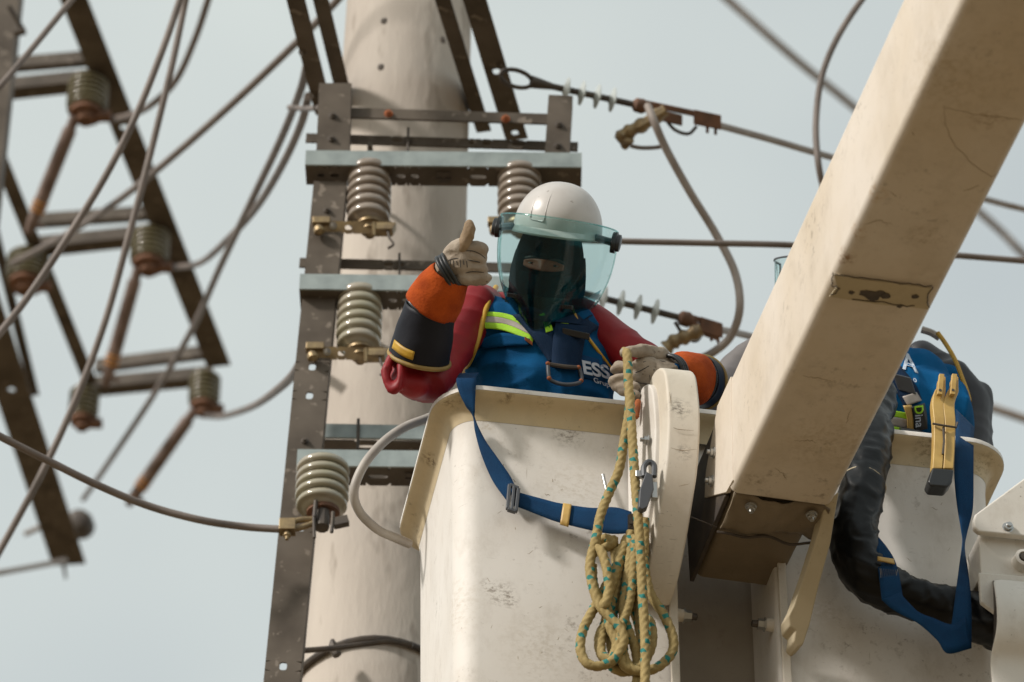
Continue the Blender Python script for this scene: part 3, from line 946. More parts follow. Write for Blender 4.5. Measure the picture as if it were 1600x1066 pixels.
def far_ins(px, py, R, h, label, fuse=None, dark=0):
    top = H(px, py, ZS - .01)
    e = empty('insulator', top, label, 'insulator', 'blurred insulators on the far rack')
    mb = MB()
    mb.lathe(top, V3((0, 0, -1)), shed_profile(h, R, 6, .74), 24)
    build('sheds', mb, M_porcg, e, smooth=50)
    mb = MB()
    mb.lathe(top - EZ * (h - .005), V3((0, 0, -1)), [(0, R * .8), (.02, R * .8), (.022, R * .5), (.06, R * .4)], 16)
    mb.box(top - EZ * (h + .02) + V3((R * .8, 0, 0)), V3((.04, 0, 0)), V3((0, .025, 0)), V3((0, 0, .018)))
    build('cap', mb, M_rust, e)
    if fuse:
        a = top - EZ * (h + .02) - V3((R * .5, .0, 0))
        d = (a - CAM).dot(FW)
        b = P(*fuse, d + .05)
        f = empty('fuse_tube', a, fuse_label[fuse], 'fuse tube', 'fuse tubes hanging under the far insulators')
        mb = MB()
        n = (b - a)
        mb.tube([a, a + n * .12, a + n * .121, a + n * .87, a + n * .871, b], [.026, .026, .034, .036, .03, .03], 12)
        build('tube', mb, M_fuse, f)
        mb = MB()
        for k in (.80, .84, .88): mb.tube([a + n * (k - .012), a + n * k, a + n * (k + .012)], [.034, .042, .034], 12)
        build('ring', mb, M_fusering, f)
        mb = MB()
        mb.tube([b, b + n.normalized() * .05], [.028, .02], 8)
        mb.tube([b + RT * .01, b + RT * .06 - EZ * .02], .01, 8)
        build('end_fitting', mb, M_fuse, f)
fuse_label = {(50, 350): 'rusty fuse tube with orange rings, uppermost on the far rack', (168, 590): 'rusty fuse tube with orange rings, second from the top on the far rack',
              (208, 778): 'pinkish brown fuse tube with orange rings, lowest on the far rack'}
far_ins(139, 128, .10, .20, 'olive ribbed insulator, topmost on the far left rack', (50, 350))
far_ins(236, 365, .10, .20, 'olive ribbed insulator on the middle cross bar of the far rack, right end', (168, 590))
far_ins(321, 588, .085, .20, 'olive ribbed insulator on the lowest cross bar of the far rack, right end', (208, 778))
far_ins(45, 400, .11, .18, 'dark olive insulator at the left picture edge on the far rack')
far_ins(133, 610, .082, .20, 'olive ribbed insulator at the left end of the lowest cross bar of the far rack')
mb = MB()
c = P(122, 810, 21.9)
mb.lathe(c + V3((.02, .1, 0)), V3((-.15, -1, -.25)), [(0, .04), (.01, .075), (.08, .08), (.12, .075), (.135, .05), (.14, .03)], 10)
tag(build('cap_fitting', mb, M_dark), 'dark round fitting behind the lower end of the wide dark arm', 'fitting')
mb = MB()
mb.tube([P(38, 835, 22.0), P(90, 812, 22.0), P(118, 802, 22)], .016, 8)
tag(build('tie_rod', mb, M_wirel), 'short pale rod between the wide dark arm and a cable', 'rod')
mb = MB()
mb.tube([P(97, 868, 21.4), P(103, 905, 21.4)], [.015, .007], 8)
build('drip_pin', mb, M_dark, far)
mb = MB()
mb.tube([P(22, 52, 16.8), P(40, 48, 16.8)], .018, 8)
mb.tube([P(14, 10, 16.8), P(38, 50, 16.8)], .011, 8)
tag(build('post_hook', mb, M_dark), 'dark hook on the brown post at the upper left corner', 'hook')

# ------------------------------------------------------------------ cables
def cable(label, pts, r, m=M_wire, n=10, grp=None, name='cable'):
    mb = MB()
    run = [P(*q) for q in spline(pts, n)]
    out = lambda q: q[0] < 0 or q[0] > 1600 or q[1] < 0
    if out(pts[0]): run = [run[0] + (run[0] - run[3]).normalized() * k for k in (6, 3, 1)] + run
    if out(pts[-1]): run = run + [run[-1] + (run[-1] - run[-4]).normalized() * k for k in (1, 3, 6)]
    mb.tube(run, r, 10)
    return tag(build(name, mb, m, smooth=60), label, 'cable', grp)
cable('thick brown cable sagging from the left edge to the lowest rack insulator', [(-60, 648, 11.0), (0, 682, 11.05), (75, 720, 11.1), (150, 757, 11.15), (230, 790, 11.2), (310, 812, 11.2), (380, 823, 11.25), (437, 827, (pc - CAM).dot(FW))], .0115)
cable('cable crossing the upper left corner', [(150, -50, 13.5), (110, 2, 13.4), (55, 70, 13.2), (0, 135, 13.0), (-40, 175, 13)], .0115)
cable('long bowed cable, the upper of the two thick ones sweeping down left', [(300, -60, 13.2), (281, 0, 13.2), (255, 75, 13.1), (215, 175, 13), (165, 275, 12.9), (100, 380, 12.8), (45, 462, 12.7), (0, 520, 12.6), (-50, 575, 12.5)], .0125)
cable('long bowed cable, the lower of the two thick ones ending past the dark arm', [(302, -60, 13.8), (288, 10, 13.8), (268, 105, 13.7), (235, 240, 13.6), (205, 355, 13.5), (165, 500, 13.4), (118, 625, 13.3), (65, 740, 13.2), (0, 860, 13.1), (-40, 930, 13)], .0125)
cable('short blurred cable curving behind the two bowed ones at the top left', [(338, -50, 17), (325, 0, 17), (305, 60, 17.2), (275, 125, 17.4), (235, 165, 17.6), (195, 183, 18.2), (162, 186, 18.7)], .016)
cable('blurred cable slanting from the left pole arm down to the far insulator', [(540, -15, 14.5), (520, 8, 14.6), (465, 65, 15), (360, 165, 15.6), (240, 270, 16.4), (150, 338, 17.2), (70, 385, 18), (20, 412, 18.4)], .0155)
cable('blurred cable bowing from the left pole arm down to the dark round fitting', [(480, 100, 13.5), (470, 140, 13.8), (440, 215, 14.5), (395, 310, 15.4), (345, 415, 16.4), (300, 515, 17.6), (235, 625, 18.8), (165, 730, 20.4), (130, 780, 21.8)], .0155)
cable('blurred cable hanging beside the left pole arm and turning to the far rack', [(482, 150, 13.6), (470, 195, 13.9), (440, 260, 14.5), (400, 325, 15.4), (350, 380, 16.5), (310, 412, 18.4), (262, 418, 19.8)], .0155)
cable('short blurred link between the two hanging cables left of the pole', [(452, 168, 13.9), (480, 170, 13.6), (500, 168, 12.9)], .010)
cable('blurred cable from the rack rail to the lowest far insulator', [(478, 545, 12.2), (460, 583, 12.8), (430, 612, 14), (395, 635, 16), (350, 650, 18.8), (322, 650, 19.6)], .0155)
cable('thin cable at the lower left below the dark arm', [(-60, 906, 19), (0, 895, 19.3), (50, 886, 20.6), (102, 876, 21.3)], .016, M_wirel)
dq = (q2 - CAM).dot(FW)
cable('straight cable running level from behind the helmet to the right', [(815, 372, dq), (870, 374, dq), (960, 377, dq), (1100, 380, dq + .05), (1230, 383, dq + .1), (1400, 392, dq + .2), (1750, 420, dq + .4)], .0105)
cable('cable looping down from the top edge behind the white boom', [(1385, -45, 13.5), (1345, 2, 13.4), (1308, 60, 13.3), (1284, 120, 13.2), (1275, 190, 13.1), (1278, 250, 13), (1288, 300, 13), (1305, 350, 13)], .0115)
cable('pale far line crossing the sky at the upper right', [(1080, -50, 30), (1140, 2, 30), (1240, 90, 30), (1340, 172, 30.5), (1540, 340, 31), (1600, 398, 31), (1700, 490, 31.5)], .032, M_wirel, 4)
cable('pale line right of the second worker at bucket height', [(1440, 605, 24), (1520, 628, 24), (1600, 654, 24), (1700, 690, 24)], .028, M_wirel, 4)

# strain insulators to the right of the pole
def strain(a, b, cend, line, d0, d1, label, label2, tail, dark=M_rust):
    A, Bq, Ce = P(*a, d0), P(*b, (d0 + d1) / 2), P(*cend, d1)
    e = empty('strain_insulator', A, label, 'strain insulator', 'strain insulators pulling right from the pole arm')
    n = (Bq - A)
    u = n.normalized()
    _, s1, s2 = frame_of(u)
    mb = MB()
    # shackle loop
    pts = []
    for k in range(21):
        t = 2 * math.pi * k / 20
        pts.append(A + u * (.05 + .055 * math.cos(t) * -1) + UPV * (.028 * math.sin(t)))
    mb.tube(pts, .0075, 8)
    mb.tube([A + u * .10, A + u * .13, A + u * .17], [.022, .018, .012], 10)
    build('shackle', mb, M_dark, e)
    mb = MB()
    mb.tube([A + u * .16, Bq], .011, 10)
    build('rod', mb, M_dark, e)
    Ln = n.length
    for k in range(4):
        c = A + u * (Ln * (.48 + .115 * k))
        mb = MB()
        mb.lathe(c, u, [(-.012, .012), (-.004, .024), (.0, .042), (.0015, .042), (.004, .022), (.012, .012)], 20)
        build('shed', mb, M_polymer, e, smooth=60)
    mb = MB()
    mb.lathe(Bq - u * .01, u, [(0, .012), (.01, .024), (.035, .026), (.05, .016)], 12)
    build('end_fitting', mb, dark, e)
    # dead-end clamp
    v = Ce - Bq
    vu = v.normalized()
    c = empty('dead_end_clamp', Bq, label2, 'clamp', 'dead-end clamps on the strain insulators')
    mb = MB()
    mb.beam(Bq + UPV * .012 + vu * .03, Ce + UPV * .012, UPV, FW, .010, .014)
    mb.beam(Bq - UPV * .016 + vu * .05, Bq + vu * .17 - UPV * .02, UPV, FW, .018, .014)
    mb.box(Ce - vu * .03, vu * .05, UPV * .024, FW * .02)
    for k in (.0, .03): mb.tube([Ce - vu * k, Ce - vu * k - UPV * .045], .006, 6)
    build('body', mb, dark, c, bevel=.004)
    T = [P(*q_, (d0 + d1) / 2 - .03) for q_ in tail]
    mb = MB()
    mb.tube(spline(T, 5), [.02 if i % 4 < 2 else .026 for i in range((len(T) - 1) * 5 + 1)], 8)
    build('tail', mb, M_brass, c)
    mb = MB()
    mb.tube(spline([Ce - vu * .19 - UPV * .02, Ce - vu * .15 - UPV * .055, Ce - vu * .10 - UPV * .06, Ce - vu * .07 - UPV * .03], 5), .006, 8)
    build('pin', mb, M_dark, c)
    return c
strain((784, 118), (993, 164), (1118, 190), None, 12.6, 12.8, 'upper strain insulator with pale sheds, shackled to the pole arm', 'upper rusty dead-end clamp holding the line right of the pole', [(1040, 172), (1010, 192), (985, 205), (972, 214), (985, 228)])
cable('line running from the upper clamp to behind the white boom and beyond', [(1112, 193, 12.8), (1200, 217, 13.2), (1300, 246, 13.6), (1545, 313, 14.8), (1600, 327, 15), (1750, 365, 15.6)], .0125, M_wirel)
mb = MB()
mb.tube([P(*q_) for q_ in spline([(985, 228, 12.65), (1000, 231, 12.65), (1020, 231, 12.66), (1035, 229, 12.66)], 4)], .007, 8)
tag(build('clamp_rod', mb, M_wire), 'short rod stub at the tail of the upper clamp', 'rod')
strain((830, 438), (1064, 497), (1122, 515), None, 12.3, 12.5, 'lower strain insulator with pale sheds, seen beside the visor', 'lower rusty dead-end clamp above the orange cuff', [(1096, 515), (1075, 525), (1055, 533), (1040, 545)])
cable('line running from the lower clamp to behind the white boom', [(1118, 514, 12.5), (1170, 525, 12.9), (1300, 560, 13.6), (1420, 590, 14.2)], .012, M_wirel)
cable('pale jumper cable hanging in a loop below the upper clamp', [(1012, 165, 12.55), (1022, 190, 12.5), (1042, 235, 12.5), (1078, 300, 12.5), (1118, 365, 12.5), (1148, 425, 12.45), (1156, 480, 12.4), (1142, 525, 12.4), (1112, 552, 12.4), (1080, 565, 12.4)], .0135, M_wirel)

# ------------------------------------------------------------------ the bucket
bucket = empty('aerial_bucket', L(.68, .37, -1.02), 'large white fibreglass lift bucket with a yellowed lip holding both workers', 'lift bucket')
X0, X1, O0, O1 = -0.085, 1.437, 0.0, 0.75
def rrect(off, z, r0=0.17, n=10):
    """plan outline, off = outward from the lip"""
    a0, a1, b0, b1 = X0 - off, X1 + off, O0 - off, O1 + off
    r = max(0.03, r0 + off)
    pts = []
    for (cx, cy, s) in ((a0 + r, b0 + r, 180), (a1 - r, b0 + r, 270), (a1 - r, b1 - r, 0), (a0 + r, b1 - r, 90)):
        for k in range(n + 1):
            t = math.radians(s + 90 * k / n)
            pts.append((cx + r * math.cos(t), cy + r * math.sin(t)))
    # subdivide the straights
    out = []
    m_ = len(pts)
    for i in range(m_):
        p, q = pts[i], pts[(i + 1) % m_]
        out.append(p)
        dd = math.hypot(q[0] - p[0], q[1] - p[1])
        if dd > .2:
            for k in range(1, 8): out.append((p[0] + (q[0] - p[0]) * k / 8, p[1] + (q[1] - p[1]) * k / 8))
    return [L(x, y, z) for x, y in out]
R0 = 0.125
lip = [(-.075, -.06), (-.072, -.02), (-.064, -.005), (-.05, 0.002), (-.02, 0.004), (-.006, 0.0), (0, -.006), (0, -.018), (-.005, -.024), (-.022, -.030), (-.036, -.040), (-.046, -.056), (-.052, -.078)]
bodyp = [(-.0525, -.0785), (-.056, -.11), (-.058, -.2), (-.061, -.4), (-.064, -.6), (-.067, -.8), (-.07, -.94), (-.08, -.99), (-.11, -1.02)]
def loft(prof, closed_bottom=False):
    mb = MB()
    rows = []
    for off, z in prof:
        r = rrect(off, z, R0)
        rows.append(r + [r[0]])
    mb.sheet(rows)
    if closed_bottom: mb.f.append(tuple(range(len(mb.v) - len(rows[0]), len(mb.v) - 1))); mb.mi.append(0)
    return mb
build('lip', loft(lip[:8]), M_bucket, bucket, smooth=50)
build('lip_underside', loft([(-.0004, -.0185)] + lip[8:]), M_lip, bucket, smooth=50)
NA, NB = inB(B(1060, 930, .06))[0], inB(B(1212, 930, .06))[0]
def body_loft():
    mb = MB()
    rows = []
    for off, z in bodyp:
        r = rrect(off, z, R0)
        out = []
        done = False
        i = 0
        for p in r:
            x, o_, _ = inB(p)
            if o_ < -off + .004 and NA - .14 < x < NB + .14:      # front straight: step back between the mounting walls
                if not done:
                    done = True
                    for (xx, dp) in ((NA - .06, 0), (NA - .012, 0), (NA - .003, .004), (NA, .014), (NA, .10), (NA + .002, .24), (NA + .02, .26), ((NA + NB) / 2, .262), (NB - .02, .26), (NB - .002, .24), (NB, .10), (NB, .014), (NB + .003, .004), (NB + .012, 0), (NB + .06, 0)):
                        out.append(L(xx, -off + dp, z))
                continue
            out.append(p)
        rows.append(out + [out[0]])
    mb.sheet(rows)
    mb.f.append(tuple(range(len(mb.v) - len(rows[0]), len(mb.v) - 1)))
    mb.mi.append(0)
    k0, k1 = mb.slot(M_bucket), mb.slot(M_grime_shade)
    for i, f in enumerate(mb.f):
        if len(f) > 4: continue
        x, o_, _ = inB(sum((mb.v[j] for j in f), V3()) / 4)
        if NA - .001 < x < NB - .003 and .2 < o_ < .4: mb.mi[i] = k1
    return mb
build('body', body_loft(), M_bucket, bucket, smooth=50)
build('liner', loft([(-.076, -.0595), (-.0775, -.14)]), M_bucket, bucket, smooth=50)
# vertical rib, mounting strip and the bolts on the front
def onfront(px, py, o=0.055): return B(px, py, o)
for xx in (NA - .016, NB + .016):
    mb = MB()
    p = L(xx, .05, -.42)
    mb.beam(p, p - EZ * .62, EX, EY, .011, .006)
    build('mounting_strip', mb, M_plate, bucket, bevel=.003)
for (px, py, sg) in ((1066, 962, 1), (1204, 977, -1)):
    c = L(NA if sg > 0 else NB, .10, inB(onfront(px, py, .10))[2])
    mb = MB()
    mb.lathe(c, EX * sg, [(-.004, .018), (.02, .016)], 12, M_plate)
    mb.lathe(c + EX * sg * .02, EX * sg, [(0, .019), (.004, .019), (.0045, .0145), (.02, .0145)], 6, M_steel)
    mb.lathe(c + EX * sg * .04, EX * sg, [(0, .01), (.014, .009), (.016, .005)], 10, M_dark)
    build('bolt', mb, None, bucket, smooth=30)

# grey hose looping out at the bucket's left side
mb = MB()
hp = [(690, 645, .5), (665, 655, .48), (632, 668, .46), (598, 692, .44), (568, 728, .44), (553, 768, .46), (562, 800, .5), (588, 826, .54), (612, 838, .58), (640, 850, .62)]
mb.tube([B(*q_) for q_ in spline(hp, 10)], .0125, 14)
tag(build('hose', mb, M_hose, smooth=60), 'grey hose looping out from behind the left end of the bucket', 'hose')

# ------------------------------------------------------------------ the boom
BW, BH = 0.26, 0.325
def K(s, v, u): return ba + AX * s + BV * v + BU * u
boom = empty('lift_boom', K(4.5, BW / 2, 0), 'broad dirty white box boom slanting across the right half of the picture', 'boom')
def tube_shell(s0, s1, v0, v1, u0, u1, t=0.014):
    """square tube with round corners, hollow"""
    mb = MB()
    rows = []
    def ring(s, k):
        pts = []
        r = max(.004, .022 - k)
        for (cv, cu, a0) in ((v0 + k + r, u0 + k + r, 180), (v1 - k - r, u0 + k + r, 270), (v1 - k - r, u1 - k - r, 0), (v0 + k + r, u1 - k - r, 90)):
            for j in range(7):
                t_ = math.radians(a0 + 15 * j)
                pts.append(K(s, cv + r * math.cos(t_), cu + r * math.sin(t_)))
        return pts + [pts[0]]
    ss = [s0 + (s1 - s0) * i / 16 for i in range(17)]
    for s in ss: rows.append(ring(s, 0))
    rows.insert(0, ring(s0 + .0, t * .5))
    rows.insert(0, ring(s0 + .004, t))
    for i in range(6): rows.insert(0, ring(s0 + .1 * (i + 1), t))
    mb.sheet(rows)
    return mb
build('arm', tube_shell(0, 4.6, 0, BW, 0, BH), M_boom, boom, smooth=40)
# cheek on the left side: runs past the arm's end, cut obliquely
mb = MB()
poly = [K(.03, -.002, .014), K(-.03, -.002, .02), K(-.22, -.002, .135), K(-.20, -.002, .20), K(-.075, -.002, .318), K(.05, -.002, .318)]
mb.prism(poly, BV * .0115)
build('cheek', mb, M_boom, boom, bevel=.0015)
for (s, u) in ((-.115, .20), (-.14, .13)):
    bolt(boom, K(s, -.006, u), -BV, 0.011, M_steel)
# liner tube inside the tip
mb = tube_shell(-.40, -.02, .02, BW - .02, .02, BH - .05, .01)
build('liner_tube', mb, M_liner, boom, smooth=40)
# torn flap bolted under the liner
mb = MB()
rows = []
for i in range(9):
    r = []
    for j in range(15):
        v = .012 + (BW - .016) * j / 14
        s = -.005 - .135 * i / 8 - .018 * math.sin(j * .45) * (i / 8)
        u = -.002 - .026 * math.sin(i / 8 * 2.2) + .016 * (i / 8) + .010 * math.sin(j * .62 + 1) * (1 - i / 8) - .004 * math.sin(j * 1.9 + i)
        r.append(K(s, v, u))
    rows.append(r)
mb.sheet(rows)
fl = build('flap', mb, M_liner, boom, solid=.005, smooth=60)
for (s, v) in ((-.028, .06), (-.028, BW - .045)):
    bolt(fl, K(s, v, -.016), -BU, 0.011, M_steel)
mb = MB()
mb.tube([K(-.145 + .006 * math.sin(j), .005 + (BW - .02) * j / 14, -.020 - .004 * math.sin(j * .7)) for j in range(15)], .0035, 6)
build('wire', mb, M_dark, fl)
mb = MB()
mb.tube([K(-.125, .0, -.02), K(-.11, -.07, -.01)], .0012, 6)
build('wire', mb, M_dark, boom)
mb = MB()
mb.prism([K(-.06, .004, .03), K(-.40, .004, .0), K(-.42, .004, .28), K(-.05, .004, .30)], BV * .012)
build('opening_shade_sheet', mb, M_dark, boom, bevel=.003)  # added dark sheet standing in for shade in the opening beside the liner
# long stained plate hanging on the right side of the tip
mb = MB()
def BP(px, py, d): return P(px, py, d)
d0 = (K(0, BW, 0) - CAM).dot(FW)
poly = [BP(1290, 785, d0), BP(1279, 830, d0 + .01), BP(1260, 890, d0 + .02), BP(1241, 945, d0 + .03), BP(1232, 962, d0 + .03), BP(1234, 978, d0 + .03), BP(1243, 985, d0 + .03), BP(1240, 1002, d0 + .03), BP(1247, 1012, d0 + .03), BP(1256, 1006, d0 + .03),
        BP(1266, 975, d0 + .03), BP(1280, 915, d0 + .02), BP(1298, 850, d0 + .01), BP(1306, 800, d0), BP(1312, 766, d0)]
mb.prism(poly, (EY * .05 + EX * -.01))
build('side_plate', mb, M_cheek, boom, bevel=.004)
# worn patch under the boom
mb = MB()
pp = [(1303, 428), (1350, 436), (1398, 441), (1440, 447), (1456, 449), (1449, 462), (1451, 482), (1420, 478), (1370, 474), (1322, 466), (1296, 462), (1308, 446)]
mb.prism([KU(*q_) for q_ in pp], BU * -.0035)
pt = build('patch', mb, M_cheek, boom)
for q_ in ((1352, 458, .014), (1364, 462, .017), (1375, 458, .013), (1384, 462, .010), (1330, 457, .006), (1430, 463, .007), (1405, 478, .006)):
    c = KU(q_[0], q_[1], -.005)
    k = []
    for j in range(11):
        a = 2 * math.pi * j / 11
        k.append(c + (AX * math.cos(a) + BV * math.sin(a) * 1.2) * q_[2] * random.uniform(.7, 1.2))
    mb = MB()
    mb.prism(k, BU * -random.uniform(.0012, .0024))
    build('tar_spot', mb, M_dark, pt)
for seq in (((1303, 427), (1300, 445), (1312, 452), (1297, 462)), ((1303, 428), (1360, 437), (1420, 444), (1458, 448)), ((1458, 449), (1449, 465), (1453, 482)), ((1330, 466), (1390, 475), (1430, 479))):
    mb = MB()
    mb.tube([KU(x + random.uniform(-2, 2), y + random.uniform(-2, 2), -.006) for x, y in spline(seq, 5)], .0013, 5)
    build('crack', mb, M_dark, pt)
# block between the liner and the bucket
mb = MB()
mb.box(K(-.36, BW / 2, .16), AX * .10, BV * .07, BU * .09)
build('pivot_block', mb, M_dark, boom, bevel=.006)
mb = MB()
mb.box(K(-.1, BW + .012, .10), AX * .014, BV * .012, BU * .014)
build('stop', mb, M_rust, boom, bevel=.003)

# thick rounded levelling plate left of the tip
xl = inB(B(1040, 640, -.16))[0]
plate = empty('levelling_plate', L(xl, 0.03, -.5), 'thick rounded white plate standing between the gloved hand and the boom', 'steel plate')
prof = [(.03, -.02), (-.05, .05), (-.085, .074), (-.13, .066), (-.165, .03), (-.178, -.02), (-.185, -.1), (-.176, -.18), (-.155, -.26), (-.122, -.33), (-.08, -.41), (-.04, -.47), (.0, -.512), (.04, -.53)]
prof = [(a, b - .055) for a, b in spline(prof, 3)]
mb = MB()
mb.prism([L(xl - .17 * (a + .18) - .02 * max(0, -b - .3), a, b * 1.03) for a, b in prof], EX * .083)
build('slab', mb, M_plate, plate, bevel=.007, seg=3)
mb = MB()
mb.prism([L(xl - .022 - .17 * (a + .18), a * .8 + .02, b * .97 - .02) for a, b in prof], EX * .0215)
build('backing_web', mb, M_bucket, plate, bevel=.005)
for (o, z) in ((-.10, -.20), (-.02, -.38)):
    bolt(plate, L(xl - .024 - .17 * (o + .18), o, z), -EX, .010, M_steel)

# ------------------------------------------------------------------ white housing at the right edge
house = empty('control_housing', B(1600, 1066, -.05), 'white sheet-metal control housing with bolts at the right edge', 'housing')
mb = MB()
mb.prism([B(*q_, -.20) for q_ in ((1521, 812), (1524, 803), (1600, 747), (1700, 680), (1700, 846), (1600, 838), (1530, 831), (1522, 824))], EY * .02)
build('gusset', mb, M_house, house, bevel=.006, seg=3)
bolt(house, B(1575, 824, -.20), -EY, .011, M_steel)
mb = MB()
mb.prism([B(*q_, -.17) for q_ in ((1529, 834), (1700, 850), (1700, 915), (1533, 897))], EY * .2)
build('box', mb, M_house, house, bevel=.004)
mb = MB()
c = B(1596, 881, -.17)
mb.lathe(c, -EY, [(0, .026), (.03, .024), (.032, .016), (.02, .012)], 16, M_house)
mb.lathe(c - EY * .02, -EY, [(0, .011), (.013, .011), (.0135, .006)], 12, M_dark)
build('port', mb, None, house, smooth=30)
mb = MB()
mb.prism([B(*q_, -.185) for q_ in ((1529, 894), (1700, 908), (1700, 960), (1560, 960), (1533, 940))], EY * .016)
build('ledge', mb, M_house, house, bevel=.004)
mb = MB()
rows = []
for (y, x, o) in ((905, 1549, -.20), (912, 1551, -.24), (940, 1555, -.285), (975, 1557, -.285), (1000, 1552, -.27), (1020, 1547, -.245), (1040, 1545, -.235), (1080, 1550, -.235), (1150, 1556, -.235)):
    rows.append([B(x, y, o + .0)] + [B(x + 40 * k, y + 4 * k, o) for k in range(1, 5)])
mb.sheet(rows)
build('cover', mb, M_house, house, solid=.01, smooth=60, sub=2)
mb = MB()
poly = [B(1549, 905, -.10)] + [r[0] + EY * .006 + EX * .006 for r in rows] + [B(1556, 1150, -.10)]
mb.prism(poly, EX * .004)
build('cover_side', mb, M_dark, house)

# ------------------------------------------------------------------ worker with the raised thumb
man = empty('person', L(.22, .36, -.95), 'worker in white helmet and tinted face shield giving a thumbs-up over the bucket rim', 'person')
def S(px): return px / 606.0
toC = (CAM - B(850, 500, .1)).normalized()
# body -----
chest = B(852, 575, .26)
sR, sL = B(742, 500, .24), B(925, 540, .28)
neck = B(858, 478, .17)
head = B(858, 408, .10)
pel = L(.20, .34, -.10)
eR, wR = B(655, 592, .12), P(699, 432, 9.83)
eL, wL = B(1088, 606, .19), B(1052, 588, -.02)
mb = MB()
mb.cap(pel, chest, .15, .165, sx=1.15, sy=.85, up=EY)
mb.cap(chest, chest.lerp(neck, .45), .175, .13, sx=1.2, sy=.8, up=EY)
mb.cap(sR, sL, .075, .075)
mb.cap(sR.lerp(chest, .35), sL.lerp(chest, .35), .10, .10)
mb.cap(chest, neck, .09, .062)
mb.cap(neck, head, .06, .06)
mb.cap(sR, eR, .065, .05)
mb.cap(eR, wR, .048, .034)
mb.cap(sL, eL, .052, .042)
mb.cap(eL, wL, .042, .032)
for sg in (-1, 1):
    hip = pel + EX * .09 * sg
    knee = L(.20 + .11 * sg, .36, -.52)
    foot = L(.20 + .12 * sg, .37, -.90)
    mb.cap(hip, knee, .10, .07)
    mb.cap(knee, foot, .068, .05)
    mb.cap(foot - EZ * .03, foot - EZ * .035 - EY * .14, .045, .035)
hf = (toC + V3((-.16, 0, -.02))).normalized()          # where the face points
hr0 = UPV.cross(hf).normalized()                       # picture right
hr = (hr0 * math.cos(math.radians(8)) - UPV * math.sin(math.radians(8))).normalized()
hr = (hr - hf * hr.dot(hf)).normalized()
hu = hf.cross(hr).normalized()
mb.ell(head, hr * .094, hf * .100, hu * .122)
mb.ell(head - hu * .05, hr * .096, hf * .085, hu * .09)
mb.ell(head + hf * .088 - hu * .012, hr * .016, hf * .022, hu * .030)          # nose
mb.ell(head + hf * .05 - hu * .085, hr * .05, hf * .045, hu * .04)          # chin
def cloth(p):
    q = p - chest
    if (p - head).length < .15: return 0.0
    f = -.006 + 0.017 * ridge(p, 4.5, 8, 12, 3.3) + 0.0045 * nz(p, 16, 16, 24, 1.7)
    return f * min(1, max(0, (head - p).length / .2 - .75))
def reg(p):
    if (p - head).length < .16 or (p - neck).length < .075:
        return 1
    return 0
body = blob('body', mb, .008, M_blue, man, 5, cloth, ([M_hood, M_skin], reg))
dg = bpy.context.evaluated_depsgraph_get()
def bvh_of(o):
    me = o.data
    org = ORG[o.name]
    return BVHTree.FromPolygons([v.co + org for v in me.vertices], [tuple(p.vertices) for p in me.polygons])
bvh = bvh_of(body)
def onbody(px, py, lift=.004, tree=None, back=.25):
    r = ray(px, py).normalized()
    h = (tree or bvh).ray_cast(CAM, r)
    if h[0] is None: return B(px, py, back)
    return h[0] - r * lift
def draped(name, rows, m, parent, lift=.005, solid=.003, n=6, across=5, tree=None, back=.25):
    mb = MB()
    out = []
    for q in spline(rows, n):
        out.append([onbody(q[0] + (q[2] - q[0]) * t / (across - 1), q[1] + (q[3] - q[1]) * t / (across - 1), lift, tree, back) for t in range(across)])
    # ease bumps
    for _ in range(3):
        for i in range(1, len(out) - 1):
            for j in range(across): out[i][j] = out[i][j] * .5 + (out[i - 1][j] + out[i + 1][j]) * .25
    mb.sheet(out)
    return build(name, mb, m, parent, solid=solid, smooth=60)
# bare skin in the eye slit of the hood
mb = MB()
rows = []
for i in range(7):
    r = []
    for j in range(21):
        z = -.026 + .030 * i / 6
        x = -.054 + .108 * j / 20
        zz = -.011 + (z + .011) * (1 - .55 * (abs(x) / .054) ** 3)
        y = .1005 * math.sqrt(max(.05, 1 - (x / .0885) ** 2 - (zz / .1225) ** 2)) + .003
        y += .020 * math.exp(-(x / .012) ** 2) * max(0, min(1, (.010 - z) / .03)) - .005 * math.exp(-((abs(x) - .032) / .014) ** 2 - ((z + .009) / .010) ** 2)
        r.append(head + hr * x + hf * y + hu * zz)
    rows.append(r)
mb.sheet(rows)
build('face', mb, M_skin, man, solid=.003, smooth=60)
# hood drape under the shield
mb = MB()
hax = (head - hu * .17 - head)
mb.lathe(head + hu * .02 + hf * .004, -hu, [(0, .094), (.02, .098), (.05, .101), (.085, .101), (.115, .096), (.145, .088), (.17, .079), (.185, .074), (.186, .066)], 40, None, 1.0, 1.0, hf)
for v in mb.v:
    k = max(0, (head - v).dot(hu) - .02)
    v += (v - head - hu * (v - head).dot(hu)).normalized() * (k * .16 * ridge(v, 14, 14, 3, 8.0))
    if (v - head).dot(hf) > 0 and (v - head).dot(hu) > -.035: v -= hf * .018
build('hood_drape', mb, M_hood, man, smooth=70)
# hood's bib over the shoulders
mb = MB()
mb.lathe(neck.lerp(head, .15), (chest - neck), [(-.02, .062), (0, .074), (.03, .09), (.055, .108), (.07, .118), (.072, .112), (.05, .09)], 36, None, 1.1, .95, EY)
build('hood_bib', mb, M_webn, man, smooth=60)
# eyes behind the shield
for sg in (-1, 1):
    mb = MB()
    c = head + hr * .031 * sg + hf * .086 - hu * .009
    mb.ell(c, hr * .012, hf * .009, hu * .0030, M_eye, 12)
    mb.ell(c + hf * .0075, hr * .0048, hf * .004, hu * .0032, M_blackp, 10)
    build('eye', mb, None, man)
    mb = MB()
    mb.tube(spline([head + hr * (.012 * sg) + hf * .094 + hu * .004, head + hr * (.033 * sg) + hf * .094 + hu * .006, head + hr * (.050 * sg) + hf * .084 + hu * .001], 4), .0045, 8)
    build('eyebrow', mb, M_blackp, man)
